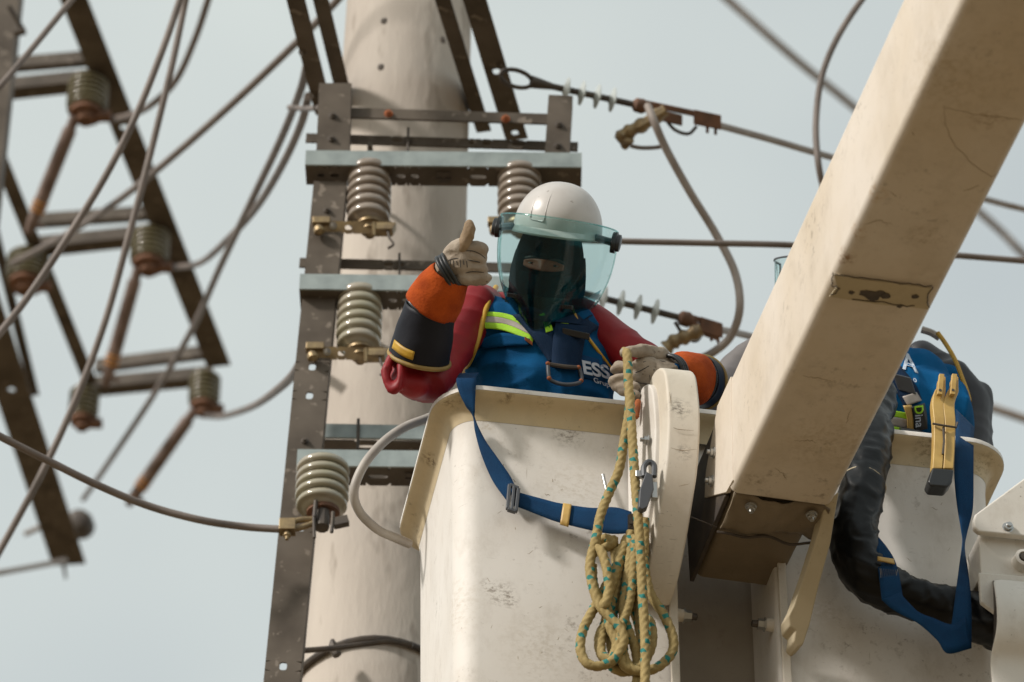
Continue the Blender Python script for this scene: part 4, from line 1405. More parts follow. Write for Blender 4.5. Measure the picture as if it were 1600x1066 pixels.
# jacket details
draped('pocket_flap', [(748, 532, 752, 546), (780, 520, 782, 542), (808, 524, 808, 540), (828, 530, 826, 540)], M_blue, man, .008, .004)
for (a, b, mm) in (((750, 487, 750, 494), (838, 510, 836, 519), M_lime), ((750, 494, 748, 504), (836, 518, 834, 526), M_refl), ((748, 503, 745, 513), (834, 526, 832, 536), M_lime)):
    mid = tuple((x + y) / 2 - (8 if i % 2 else 0) for i, (x, y) in enumerate(zip(a, b)))
    draped('hi_vis_strip', [a, mid, b], mm, man, .006, .002)
draped('hi_vis_strip', [(842, 492, 850, 489), (850, 508, 860, 504), (853, 520, 864, 516)], M_lime, man, .012, .002)
draped('hi_vis_strip', [(890, 503, 880, 500), (884, 514, 872, 511), (880, 521, 868, 519)], M_lime, man, .012, .002)
draped('hi_vis_strip', [(868, 524, 882, 520), (864, 531, 880, 528)], M_lime, man, .011, .002)
# collar
mb = MB()
rows = []
for i in range(5):
    r = []
    for j in range(25):
        t = 2 * math.pi * j / 24
        R = .078 + .012 * i / 4
        c = neck + (chest - neck).normalized() * (.03 + .02 * i)
        r.append(c + EX * R * math.cos(t) * 1.15 + EY * R * math.sin(t) + EZ * (.02 * math.sin(t)))
    rows.append(r)
mb.sheet(rows)
build('collar', mb, M_blue, man, solid=.006, smooth=60)
# chest harness
har = draped('harness_strap', [(868, 505, 918, 510), (864, 530, 912, 540), (862, 555, 908, 562), (862, 574, 905, 578)], M_webn, man, .014, .004)
draped('harness_strap', [(800, 492, 838, 490), (826, 520, 860, 512), (846, 548, 872, 540), (858, 566, 878, 560)], M_webn, man, .010, .004)
draped('harness_strap', [(945, 505, 925, 492), (925, 520, 905, 505), (900, 540, 885, 530)], M_webn, man, .009, .004)
mb = MB()
q = onbody(900, 522, .02)
mb.box(q, RT * .036 - UPV * .008, UPV * .009, FW * .006)
build('buckle', mb, M_blackp, man, bevel=.002)
mb = MB()
rr = [onbody(x, y, .022) for x, y in ((856, 568), (858, 590), (866, 597), (882, 601), (899, 600), (909, 594), (905, 574))]
mb.tube(spline(rr, 4), .0055, 10)
dr = build('d_ring', mb, M_greyp, man, smooth=60)
mb = MB()
mb.tube([onbody(856, 569, .022), onbody(880, 573, .02), onbody(905, 575, .022)], .006, 8)
build('ring_bar', mb, M_dark, dr)
for (x, y) in ((856, 568), (858, 591), (908, 595), (904, 574)):
    c = onbody(x, y, .027)
    mb = MB()
    mb.ell(c, RT * .0065, UPV * .006, FW * .004, None, 10)
    build('orange_marker', mb, M_rustorange, dr)
mb = MB()
c = onbody(826, 533, .012)
mb.box(c, RT * .010 - UPV * .007, UPV * .005, FW * .004)
build('red_tab', mb, M_rustorange, man, bevel=.001)
# printing on the chest
def print_on(parent, text, px, py, ux, uy, vx, vy, size, m, tree, lift=.005, name='logo_text', bold=.0, back=.25):
    cu = bpy.data.curves.new('t', 'FONT')
    cu.body = text
    cu.size = 1.0
    cu.offset = bold
    cu.fill_mode = 'FRONT'
    o = bpy.data.objects.new('t', cu)
    COL.objects.link(o)
    me0 = bake(o)
    bpy.data.objects.remove(o)
    bm = bmesh.new()
    bm.from_mesh(me0)
    bmesh.ops.triangulate(bm, faces=bm.faces)
    bmesh.ops.subdivide_edges(bm, edges=[e_ for e_ in bm.edges if e_.calc_length() > .25], cuts=2)
    mb = MB()
    vs = []
    for v in bm.verts:
        x, y = v.co.x * size, v.co.y * size
        vs.append(onbody(px + x * ux + y * vx, py + x * uy + y * vy, lift, tree, back))
    bm.verts.index_update()
    mb.add(vs, [tuple(v.index for v in f.verts) for f in bm.faces])
    bm.free()
    bpy.data.meshes.remove(me0)
    return build(name, mb, m, parent, smooth=0)
mb = MB()
draped('name_patch', [(903, 553, 905, 588), (930, 560, 932, 596), (965, 572, 966, 608)], M_webb, man, .004, .002)
print_on(man, 'ESS', 911, 583, 1.05, .22, -.16, -1.0, 29, M_white, bvh, .009, bold=.03)
print_on(man, 'Grupo', 928, 597, 1.0, .34, -.2, -.95, 12, M_white, bvh, .009, 'logo_text')

# red rubber sleeves joined over the back -----
def rub(p): return 0.004 * nz(p, 7, 7, 9, 5.1) + .003 * ridge(p, 5, 5, 14, 9.0)
mb = MB()
mb.cap(B(738, 484, .22), B(702, 535, .17), .070, .076)
mb.cap(B(702, 535, .17), B(668, 588, .12), .076, .066)
mb.cap(B(668, 588, .12), B(640, 582, .10), .062, .048)
mb.cap(B(640, 600, .09), B(620, 575, .10), .038, .034)
mb.cap(B(650, 602, .11), B(655, 560, .09), .045, .05)
mb.cap(B(738, 484, .24), B(752, 478, .30), .066, .06)
fp_ = [B(*q_) for q_ in spline([(634, 545, .06), (617, 552, .05), (605, 572, .055), (603, 592, .06), (611, 608, .065), (622, 606, .055), (626, 585, .04), (630, 560, .04), (638, 545, .05)], 2)]
for i in range(len(fp_) - 1): mb.cap(fp_[i], fp_[i + 1], .0125, .0125, 10)
mb.cap(B(632, 600, .08), B(648, 603, .09), .032, .04)
mb.cap(B(617, 566, .085), B(619, 598, .085), .015, .017)
def rub2(p):
    k = math.exp(-((p - eR).length / .13) ** 2)
    return rub(p) + k * (.012 * ridge(p, 6, 4, 13, 2.0) - .006)
sv = blob('rubber_sleeve', mb, .006, M_red, man, 14, rub2)
mb = MB()
mb.cap(B(893, 490, .235), B(938, 520, .22), .056, .062)
mb.cap(B(938, 520, .22), B(988, 560, .19), .062, .062)
mb.cap(B(988, 560, .19), B(1060, 596, .16), .062, .055)
mb.cap(B(893, 490, .24), B(880, 490, .34), .05, .05)
mb.cap(B(1060, 590, .16), B(1100, 605, .15), .06, .055)
sv2 = blob('rubber_sleeve', mb, .006, M_red, man, 14, rub)
mb = MB()
mb.cap(B(775, 490, .34), B(840, 490, .42), .06, .06)
mb.cap(B(840, 490, .42), B(885, 495, .34), .06, .05)
blob('sleeve_yoke', mb, .009, M_red, man, 6)
def edge_tube(seq, tree, r, m, parent, lift=.0, name='sleeve_edge', back=.2):
    mb = MB()
    trees = tree if isinstance(tree, list) else [tree]
    pts = [min((onbody(x, y, lift, t_, back) for t_ in trees), key=lambda p: (p - CAM).length) for x, y in spline(seq, 4)]
    for _ in range(4):
        for i in range(1, len(pts) - 1): pts[i] = pts[i] * .5 + (pts[i - 1] + pts[i + 1]) * .25
    mb.tube(pts, r, 8)
    return build(name, mb, m, parent, smooth=60)
t1_, t2_ = bvh_of(sv), bvh_of(sv2)
edge_tube([(775, 449), (763, 472), (754, 500), (746, 535), (734, 565), (719, 590)], [bvh, t1_], .0075, M_yel, sv, .004, back=.4)
edge_tube([(893, 478), (902, 502), (916, 524), (934, 548), (952, 572), (962, 588)], [bvh, t2_], .0045, M_yel, sv2, .004, back=.4)

# gauntlets -----
def gauntlet(parent_label, rim, mid, wrist, hand, rr, up=None):
    """open rubber cuff (rim->mid), suede cuff (mid->wrist)"""
    mb = MB()
    ax = (mid - rim)
    n = 14
    pts = [rim.lerp(mid, i / n) for i in range(n + 1)]
    rad = [rr[0] + (rr[1] - rr[0]) * i / n for i in range(n + 1)]
    mb.tube(pts, rad, 36, caps=False)
    for i, v in enumerate(mb.v): v += (v - pts[i // 36]).normalized() * (.005 * nz(v, 9, 9, 12, 2) + .002 * nz(v, 30, 30, 30, 4))
    g1 = build('rubber_gauntlet', mb, M_navyr, man, solid=.004, smooth=60)
    d, a, b = frame_of(ax)
    mb = MB()
    mb.tube([rim + (a * math.cos(t) + b * math.sin(t)) * rr[0] for t in [2 * math.pi * i / 48 for i in range(49)]], .0065, 8, caps=False)
    build('rim', mb, M_olive, g1, smooth=60)
    mb = MB()
    n = 16
    pts, rad = [], []
    for i in range(n + 1):
        t = i / n
        pts.append(mid.lerp(wrist, t))
        rad.append(rr[2] * (1 - t) + rr[3] * t + .006 * math.sin(t * math.pi))
    mb.tube(pts, rad, 36, caps=False)
    for i, v in enumerate(mb.v):
        v += (v - pts[i // 36]).normalized() * (.005 * nz(v, 18, 18, 18, 6) + .003 * ridge(v, 10, 10, 22, 4))
    g2 = build('suede_cuff', mb, M_orange, man, solid=.005, smooth=60)
    d, a, b = frame_of(wrist - mid)
    mb = MB()
    mb.tube([mid + (a * math.cos(t) + b * math.sin(t)) * (rr[2] + .001) for t in [2 * math.pi * i / 48 for i in range(49)]], .0035, 8, caps=False)
    build('cuff_hem', mb, M_blackp, g2, smooth=60)
    return g1, g2
rimR, midR, wrR = P(655, 560, 9.90), P(673, 480, 9.86), P(703, 428, 9.82)
g1, g2 = gauntlet('', rimR, midR, wrR, None, (.079, .066, .067, .048))
t3_ = bvh_of(g1)
draped('size_label', [(617, 531, 613, 544), (632, 543, 628, 556), (648, 550, 645, 563)], M_yel, g1, .006, .004, tree=t3_, across=4)
rimL, midL, wrL = B(1094, 598, .15), B(1083, 594, .09), B(1050, 583, .0)
h1, h2 = gauntlet('', rimL, midL, wrL, None, (.070, .068, .066, .042))
draped('size_label', [(1105, 585, 1110, 587), (1105, 602, 1110, 604), (1099, 620, 1104, 624)], M_yel, h1, .006, .004, tree=bvh_of(h1), across=4, back=.1)

# gloved hands -----
def leather(p): return -.001 + 0.0024 * nz(p, 40, 40, 40, 1) + 0.0024 * ridge(p, 22, 22, 34, 7)
def chain(mbx, pts, r0, r1):
    for i in range(len(pts) - 1):
        a, b = i / (len(pts) - 1), (i + 1) / (len(pts) - 1)
        mbx.cap(pts[i], pts[i + 1], r0 + (r1 - r0) * a, r0 + (r1 - r0) * b, 12)
def HB(x, y, o=0.0): return P(x, y, 9.795 + o * .8)
mb = MB()
o = .0
mb.cap(HB(700, 420, .03), HB(722, 412, .025), .036, .04, sx=1, sy=1)
mb.cap(HB(712, 392, .02), HB(742, 390, .02), .026, .024)
mb.cap(HB(712, 428, .03), HB(742, 425, .025), .028, .026)
mb.ell(HB(722, 411, .03), RT * .056, UPV * .064, FW * .035)
fing = [((720, 383), (755, 390), .0165, .052), ((727, 401), (752, 405), .0165, .055), ((727, 418), (753, 420), .016, .053), ((722, 435), (757, 436), .0165, .05)]
for (a, b, r, ln) in fing:
    k = HB(*a, .005)
    p1 = HB(*b, .01)
    p2 = p1 + FW * .042 - RT * .006
    p3 = p2 - RT * .035 + FW * .004
    chain(mb, [k, p1, p2, p3], r + .001, r - .001)
chain(mb, [HB(757, 435, .01), HB(762, 434, .012)], .015, .012)
hand = blob('glove', mb, .0036, M_glove, man, 3, leather)
mb = MB()
chain(mb, [HB(718, 398, .02), HB(727, 380, .0), HB(733, 362, -.005), HB(734, 352, -.006)], .021, .0145)
blob('thumb', mb, .0034, M_glovet, hand, 3, leather)
th = bvh_of(hand)
for seq in (((728, 392), (740, 392), (752, 398), (758, 404)), ((700, 408), (712, 403), (728, 406), (750, 410)), ((704, 432), (722, 428), (740, 424), (756, 426))):
    edge_tube(seq, th, .0013, M_ink, hand, -.0002, 'seam', .02)
for i in range(6):
    x = 703 + i * 5.2
    edge_tube([(x, 406 + (i % 3)), (x + 1.2, 414 + (i % 2) * 4)], th, .0011, M_ink, hand, .0005, 'print_mark', .02)
mb = MB()
d, a, b = frame_of(HB(722, 414, .025) - HB(694, 430, .032))
c = HB(702, 426, .03)
for k in range(-1, 2):
    mb.tube([c + d * .009 * k + (a * math.cos(t) + b * math.sin(t)) * (.0475 + .001 * (k % 2)) for t in [2 * math.pi * i / 36 for i in range(37)]], .0055, 8, caps=False)
build('wrist_strap', mb, M_blackp, man, smooth=60)
# hand on the rope
mb = MB()
mb.ell(B(1012, 590, -.03), RT * .062, UPV * .054, FW * .026)
mb.cap(B(1062, 588, .01), B(1025, 588, -.025), .042, .044)
mb.cap(B(1000, 618, -.02), B(1030, 618, -.01), .02, .024)
mb.cap(B(1005, 568, -.03), B(1035, 562, -.02), .020, .024)
for (k, p1, p2, p3, r) in (((990, 573), (966, 572), (961, 577), (972, 580), .0142), ((990, 590), (964, 592), (957, 597), (970, 600), .0142), ((992, 605), (970, 605), (962, 603), (975, 606), .0135), ((994, 617), (974, 612), (969, 610), (978, 614), .0125)):
    chain(mb, [B(*k, -.045), B(*p1, -.03), B(*p2, -.005), B(*p3, .02)], r, r - .002)
handL = blob('glove', mb, .0036, M_glove, man, 3, leather)
mb = MB()
chain(mb, [B(1033, 556, -.03), B(1005, 549, -.065), B(985, 548, -.085), B(976, 551, -.09)], .022, .0135)
blob('thumb', mb, .0034, M_glove, handL, 3, leather)
tl = bvh_of(handL)
for seq in (((988, 584), (1000, 580), (1014, 572)), ((990, 598), (1004, 599), (1022, 602)), ((988, 612), (1002, 612), (1018, 614)), ((1005, 566), (1022, 562), (1040, 566))):
    edge_tube(seq, tl, .0012, M_ink, handL, -.0002, 'seam', -.05)
for i, (x, y0, y1) in enumerate(((1015, 586, 594), (1022, 577, 601), (1028, 582, 596), (1033, 575, 600), (1036, 574, 600))):
    edge_tube([(x, y0), (x + 1, y1)], tl, .0016 if i == 1 else .0007, M_ink, handL, .0003, 'print_mark', -.05)
mb = MB()
c = B(1047, 584, -.012)
d, a, b = frame_of(B(1060, 588, .03) - B(1025, 588, -.025))
for k in range(-1, 2):
    mb.tube([c + d * .009 * k + (a * math.cos(t) + b * math.sin(t)) * (.0455 + .001 * (k % 2)) for t in [2 * math.pi * i / 36 for i in range(37)]], .0055, 8, caps=False)
build('wrist_strap', mb, M_blackp, man, smooth=60)

# helmet -----
def helmet_at(hc, hr, hf, hu, parent, m=M_helmet, rx=.117, ry=.140, rz=.128):
    mb = MB()
    rows = []
    nT, nP = 18, 64
    for i in range(nT + 1):
        th_ = math.radians(90 * i / nT)
        r = []
        for j in range(nP + 1):
            a = 2 * math.pi * j / nP + math.pi
            k = math.sin(th_) ** .92
            x, y, z = rx * k * math.sin(a), ry * k * math.cos(a), rz * math.cos(th_)
            # raised middle panel with crisp edges, low side ridges
            lift = 0
            r.append(hc + hr * (x * (1 + lift * 6)) + hf * (y + (lift if y > 0 else -lift) * k) + hu * (z + lift * math.cos(th_)))
        rows.append(r)
    # short brim
    r = []
    for j in range(nP + 1):
        a = 2 * math.pi * j / nP + math.pi
        f = max(0, math.cos(a)) ** 1.5
        r.append(hc + hr * (rx * 1.03 * math.sin(a)) + hf * ((ry + .004) * math.cos(a) + .022 * f) - hu * (.010 + .006 * f))
    rows.append(r)
    r2 = [p - hu * .005 for p in r]
    rows.append(r2)
    mb.sheet(rows)
    h = build('helmet', mb, m, parent, solid=.003, smooth=35)
    # moulded frame on the front
    def on(x, z):
        k = math.sqrt(max(0, 1 - (z / rz) ** 2))
        y = ry * math.sqrt(max(0, k * k - (x / rx) ** 2))
        return hc + hr * x + hf * (y + .003) + hu * z
    mb = MB()
    mb.tube(spline([on(-.030, .118), on(-.046, .10), on(-.056, .07), on(-.058, .035), on(-.055, .022), on(-.024, .020), on(-.019, .028), on(-.017, .07), on(-.013, .10), on(-.008, .122)], 5), .0018, 6)
    build('moulded_ridge', mb, m, h, smooth=60)
    return h
hc = head + hu * .084 + hr * .010 - hf * .012
hel = helmet_at(hc, hr, hf, hu, man)
def shield(parent, hc, hr, hf, hu, m, name='face_shield', top=.034, bot=-.275, rx=.158, ry=.19):
    mb = MB()
    rows = []
    nv = 22
    for i in range(nv + 1):
        r = []
        for j in range(45):
            th_ = math.radians(-97 + 194 * j / 44)
            tt_ = abs(th_) / math.radians(97)
            zb = bot + .10 * tt_ ** 2.5
            zt = top - .02 * tt_ ** 2
            z = zt + (zb - zt) * i / nv
            kk = max(.2, 1 - (max(0, (-.035 - z)) / (abs(bot) - .02)) ** 2.0) ** .6
            r.append(hc + hr * (rx * kk * math.sin(th_)) + hf * (ry * (1 - .10 * (i / nv) ** 2) * math.cos(th_) - .02 + .0) + hu * z)
        rows.append(r)
    mb.sheet(rows)
    return build(name, mb, m, parent, smooth=60), rows
sh, rows = shield(man, hc, hr, hf, hu, M_visor)
mb = MB()
mb.tube(rows[0], .0022, 6)
mb.tube([r[0] for r in rows], .0022, 6)
mb.tube(rows[-1], .0032, 6)
mb.tube([r[-1] for r in rows], .0022, 6)
build('shield_edge', mb, M_visorc, sh, smooth=60)
mb = MB()
mb.sheet([[p - hf * .004 for p in r[4:-4]] for r in rows[15:]])
build('chin_guard', mb, M_chin, sh, smooth=60)
# carrier arms and knobs
for sg in (-1, 1):
    c = hc + hr * .150 * sg - hu * .012 + hf * .01
    mb = MB()
    pts = [hc + hr * .112 * sg + hf * .06 - hu * .004, hc + hr * .132 * sg + hf * .05 - hu * .008, hc + hr * .15 * sg + hf * .02 - hu * .012]
    mb.tube(pts, .010, 8)
    ar = build('bracket', mb, M_greyp, man)
    mb = MB()
    mb.lathe(c, hr * sg, [(0, .026), (.012, .027), (.014, .022), (.022, .021), (.024, .016)], 14, None, .8, 1.25)
    build('knob', mb, M_blackp, ar, smooth=40)
for (x, z) in ((-.070, -.185), (.066, -.195)):
    mb = MB()
    c = hc + hr * x + hf * .128 + hu * z
    mb.box(c, hr * .021, hf * .004, hu * .0055)
    for k in range(7): mb.box(c + hr * (-.018 + .006 * k) + hf * .005, hr * .0018, hf * .002, hu * .005)
    build('shield_clip', mb, M_blackp, sh, bevel=.001)

# ------------------------------------------------------------------ second worker, mostly behind the boom
man2 = empty('person', L(1.0, .38, -.95), 'worker in bright blue jacket half hidden behind the white boom', 'person')
chest2 = B(1350, 640, .36)
s2L, s2R = B(1190, 590, .38), B(1468, 605, .42)
neck2 = B(1335, 510, .32)
head2 = B(1325, 448, .26)
pel2 = L(1.0, .42, -.10)
e2R = B(1510, 710, .42)
e2L = B(1120, 650, .34)
mb = MB()
mb.cap(pel2, chest2, .15, .17, sx=1.15, sy=.85, up=EY)
mb.cap(chest2, chest2.lerp(neck2, .4), .20, .15, sx=1.2, sy=.8, up=EY)
mb.cap(s2L, s2R, .08, .08)
mb.cap(B(1330, 640, .34), B(1450, 660, .36), .16, .14)
mb.cap(B(1425, 600, .36), B(1445, 660, .36), .105, .10)
mb.cap(chest2, neck2, .10, .062)
mb.cap(neck2, head2, .06, .06)
mb.ell(head2, RT * .08, FW * .098, UPV * .118)
mb.cap(s2R, e2R, .066, .052)
mb.cap(e2R, L(1.30, .30, -.02), .05, .036)
mb.cap(s2L, e2L, .066, .052)
mb.cap(e2L, L(.85, .30, -.02), .05, .036)
for sg in (-1, 1):
    hip = pel2 + EX * .09 * sg
    mb.cap(hip, L(1.0 + .11 * sg, .42, -.52), .10, .07)
    mb.cap(L(1.0 + .11 * sg, .42, -.52), L(1.0 + .12 * sg, .42, -.90), .068, .05)
def reg2(p): return 1 if (p - head2).length < .15 else 0
body2 = blob('body', mb, .009, M_blue2, man2, 5, lambda p: -.006 + .015 * ridge(p, 8, 8, 3, 2.2) + .004 * nz(p, 18, 18, 14, 1), ([M_hood], reg2))
b2 = bvh_of(body2)
mb = MB()
mb.cap(B(1486, 592, .42), B(1512, 632, .42), .056, .062)
mb.cap(B(1512, 632, .42), B(1510, 730, .40), .062, .062)
mb.cap(B(1486, 592, .44), B(1440, 560, .48), .056, .05)
mb.cap(B(1530, 618, .43), B(1524, 715, .42), .040, .046)
sv3 = blob('rubber_sleeve', mb, .008, M_greyrub, man2, 6, rub)
mb = MB()
pts = [B(x, y, .325) for x, y in spline([(1465, 520), (1478, 538), (1492, 562), (1503, 590), (1512, 615), (1515, 628)], 4)]
mb.tube(pts, .0065, 8)
build('sleeve_edge', mb, M_yel, sv3)
mb = MB()
mb.tube([B(x, y, .34) for x, y in spline([(1440, 515), (1455, 520), (1468, 528)], 4)], .010, 8)
build('collar_edge', mb, M_refl, man2)
mb = MB()
mb.cap(B(1195, 545, .36), B(1150, 580, .36), .05, .055)
mb.cap(B(1150, 580, .36), B(1120, 640, .32), .055, .05)
blob('rubber_sleeve', mb, .008, M_greysl, man2, 6, rub)
for (y, h_, mm) in ((642, 10, M_lime), (652, 15, M_refl), (667, 9, M_lime)):
    draped('hi_vis_strip', [(1370, y - 4, 1370, y - 4 + h_), (1400, y, 1400, y + h_), (1432, y + 6, 1432, y + 6 + h_)], mm, man2, .008, .002, tree=b2, back=.25)
q = onbody(1413, 600, .015, b2)
mb = MB()
mb.box(q, RT * .024 - UPV * .006, UPV * .023 - RT * .008, FW * .008)
build('buckle', mb, M_greyp, man2, bevel=.003)
draped('harness_strap', [(1385, 585, 1405, 570), (1402, 615, 1432, 604), (1412, 635, 1440, 625)], M_webn, man2, .009, .004, tree=b2)
draped('tag_strap', [(1410, 620, 1432, 613), (1418, 634, 1440, 626)], M_refl, man2, .015, .003, tree=b2)
lab = draped('harness_label', [(1424, 636, 1444, 630), (1427, 655, 1448, 650), (1428, 676, 1449, 670)], M_blackp, man2, .020, .004, tree=b2)
draped('label_edge', [(1411, 634, 1424, 633), (1418, 655, 1427, 655), (1417, 674, 1428, 674)], M_clampy, man2, .018, .004, tree=b2)
print_on(man2, 'D', 1429, 634, .1, 1.0, 1.0, -.15, 19, M_lime, b2, .030, 'label_text', .02)
print_on(man2, 'ina', 1430, 648, .05, 1.0, 1.0, -.10, 18, M_white, b2, .030, 'label_text', .01)
print_on(man2, 'A', 1411, 576, .9, .25, -.15, -1.0, 38, M_white, b2, .008, 'logo_text', .02)
print_on(man2, 'o', 1427, 596, .9, .25, -.15, -1.0, 12, M_white, b2, .008, 'logo_text', .02)
mb = MB()
mb.tube([B(x, y, .22) for x, y in spline([(1405, 680), (1430, 684), (1460, 694), (1475, 700)], 4)], .022, 10)
build('belt', mb, M_blackp, man2)
# helmet and shield of the second worker (only a corner shows)
f2 = (toC + V3((-.35, 0, 0))).normalized()
r2 = UPV.cross(f2).normalized()
u2 = f2.cross(r2).normalized()
hc2 = head2 + u2 * .08
helmet_at(hc2, r2, f2, u2, man2)
sh2, rows2 = shield(man2, B(1294, 432, .26), r2, f2, u2, M_visorc, rx=.150, bot=-.10, top=.055)
mb = MB()
mb.tube([r[0] for r in rows2], .003, 6)
mb.tube(rows2[-1], .003, 6)
mb.tube(rows2[0], .003, 6)
build('shield_edge', mb, M_greyp, sh2)

# ------------------------------------------------------------------ straps, rope, clamps
def lan(*rows): return [r for r in rows]
ly = empty('lanyard', B(742, 600, -.01), 'blue webbing lanyard draped over the rim left of the rope, with a slide buckle', 'lanyard', 'blue lanyards')
ribbon('webbing', lan((718, 584, 748, 583, .06), (714, 591, 744, 589, .01), (713, 596, 744, 594, -.007), (717, 612, 743, 613, -.008), (727, 633, 742, 640, .0, -.004), (739, 650, 742, 655, .03, .012), (743, 676, 756, 685, .045, .03),
                       (752, 710, 775, 712, .047, .03), (769, 750, 796, 742, .045, .028), (792, 783, 806, 762, .035, .025)), M_webb, ly)
w2 = ribbon('webbing', lan((800, 790, 804, 766, .02), (812, 793, 815, 771, .022), (845, 806, 848, 780, .02), (873, 816, 876, 787, .015), (921, 828, 924, 794, .0), (955, 834, 960, 793, -.012), (987, 833, 987, 800, -.03)), M_webb, ly)
ribbon('marker_band', lan((875, 819, 880, 787, .010), (888, 823, 893, 789, .006)), M_clampy, ly, .005, 4)
mb = MB()
bx = [B(796, 758, .012), B(810, 764, .012), B(806, 800, .008), B(793, 796, .008)]
for i in range(4): mb.beam(bx[i], bx[(i + 1) % 4], (bx[(i + 1) % 4] - bx[i]).cross(EY), EY, .0045, .006)
mb.beam((bx[0] + bx[1]) / 2, (bx[2] + bx[3]) / 2, EX, EY, .004, .007)
build('slide_buckle', mb, M_greyp, ly, bevel=.002)
mb = MB()
mb.tube([B(987, 806, -.04), B(987, 826, -.04)], .010, 10)
mb.lathe(B(985, 817, -.05), -EY, [(0, .006), (.004, .006)], 8)
build('end_fitting', mb, M_dark, ly)
# snap hook on the levelling plate
hk = empty('snap_hook', B(1010, 760, -.09), 'black snap hook clipped at the left of the rounded white plate', 'snap hook')
mb = MB()
mb.prism([B(*q_, -.155) for q_ in ((1004, 796), (998, 792), (1000, 764), (1010, 736), (1020, 742), (1022, 764), (1012, 792))], EY * .022)
build('body', mb, M_greyp, hk, bevel=.003)
mb = MB()
mb.tube([B(*q_, -.145) for q_ in spline([(1006, 745), (1006, 730), (1014, 722), (1022, 728), (1022, 745)], 5)], .0075, 8)
build('hook', mb, M_greyp, hk)
mb = MB()
mb.box(B(1022, 768, -.135), EX * .008, EY * .008, EZ * .025)
mb.box(B(1000, 742, -.13), EX * .012, EY * .006, EZ * .01)
build('latch', mb, M_steel, hk, bevel=.002)
mb = MB()
mb.tube([B(942, 742, .045), B(949, 772, .04)], .0045, 10)
tag(build('pin', mb, M_steel), 'thin bright metal pin standing off the bucket front beside the rope', 'pin')

# rope: strands given along the bucket front
def RC(x, y): return (880 + x / 2.76, 680 + y / 2.76)
rope = MB()
def strand(pts, r=.0112):
    ps = [B(*q_) for q_ in spline(pts, 14)]
    # resample evenly
    out = [ps[0]]
    acc = 0
    step = .0032
    for i in range(1, len(ps)):
        a, b = ps[i - 1], ps[i]
        l_ = (b - a).length
        t = step - acc
        while t <= l_:
            out.append(a.lerp(b, t / l_))
            t += step
        acc = (acc + l_) % step if l_ else acc
    def rad(an, ln): return r * (1 + .26 * abs(math.sin(2 * an + ln * 2 * math.pi / .044)) ** .7 - .15 + .05 * math.sin(14 * an + ln * 900))
    rope.tube(out, [rad] * len(out), 18, uv=True)
F_, G_ = -.125, -.095
strand([(976, 549, -.075), (980, 556, -.100), (982, 600, -.105), (985, 640, -.11), (989, 700, -.115), (993, 760, -.12), (997, 810, -.125), (1001, 870, -.125), (1004, 930, -.125), (1008, 1000, -.125), (1008, 1060, -.125), (1006, 1110, -.125)])
s = [(985, 615, -.085), (982, 650, -.085), (975, 690, -.08), (967, 735, -.075), (951, 772, -.07), (938, 806, -.075), (932, 838, -.08)]
s += [(*RC(115, 560), -.08), (*RC(130, 660), -.085), (*RC(160, 740), -.09), (*RC(205, 790), -.095), (*RC(245, 832), -.10), (*RC(262, 890), -.10), (*RC(225, 962), -.095), (*RC(160, 996), -.09), (*RC(100, 982), -.085), (*RC(74, 920), -.08), (*RC(88, 835), -.075), (*RC(140, 735), -.065), (*RC(190, 640), -.05), (*RC(240, 540), -.045), (*RC(275, 440), -.045)]
strand(s)
strand([(*RC(290, 420), -.05), (*RC(288, 500), -.06), (*RC(278, 620), -.07), (*RC(258, 760), -.075), (*RC(285, 850), -.075), (*RC(310, 920), -.075), (*RC(318, 990), -.07), (*RC(290, 1015), -.06), (*RC(240, 990), -.055), (*RC(205, 900), -.05), (*RC(215, 780), -.045), (*RC(238, 640), -.04), (*RC(225, 520), -.04), (*RC(215, 440), -.04)])
strand([(*RC(352, 365), -.075), (*RC(350, 460), -.08), (*RC(350, 560), -.085), (*RC(375, 680), -.09), (*RC(430, 770), -.095), (*RC(470, 860), -.095), (*RC(472, 930), -.095), (*RC(430, 985), -.095), (*RC(370, 1015), -.09), (*RC(300, 1010), -.085), (*RC(262, 950), -.08), (*RC(262, 870), -.07), (*RC(270, 760), -.06), (*RC(300, 640), -.055), (*RC(318, 520), -.05), (*RC(322, 420), -.05)])
strand([(*RC(268, 470), -.055), (*RC(240, 560), -.06), (*RC(222, 660), -.06), (*RC(195, 790), -.06), (*RC(158, 860), -.06), (*RC(158, 930), -.06), (*RC(195, 985), -.06), (*RC(250, 1020), -.06), (*RC(310, 1005), -.055), (*RC(340, 930), -.05), (*RC(325, 820), -.045), (*RC(300, 720), -.04), (*RC(330, 600), -.04), (*RC(340, 480), -.04)])
strand([(*RC(130, 510), -.065), (*RC(150, 490), -.085), (*RC(172, 520), -.095), (*RC(190, 590), -.10), (*RC(196, 670), -.10), (*RC(178, 735), -.10), (*RC(155, 715), -.085), (*RC(130, 640), -.06), (*RC(125, 560), -.05)])
strand([(*RC(345, 960), -.075), (*RC(358, 880), -.085), (*RC(368, 795), -.09), (*RC(385, 850), -.095), (*RC(378, 920), -.095), (*RC(340, 990), -.085), (*RC(290, 1010), -.07)])
strand([(*RC(150, 470), -.03), (*RC(185, 445), -.045), (*RC(215, 470), -.05), (*RC(170, 490), -.04)])
strand([(*RC(255, 480), -.05), (*RC(225, 600), -.07), (*RC(190, 720), -.08), (*RC(200, 820), -.085), (*RC(230, 900), -.085), (*RC(205, 965), -.08), (*RC(165, 940), -.07), (*RC(170, 850), -.06), (*RC(215, 700), -.05), (*RC(262, 560), -.045), (*RC(285, 460), -.045)])
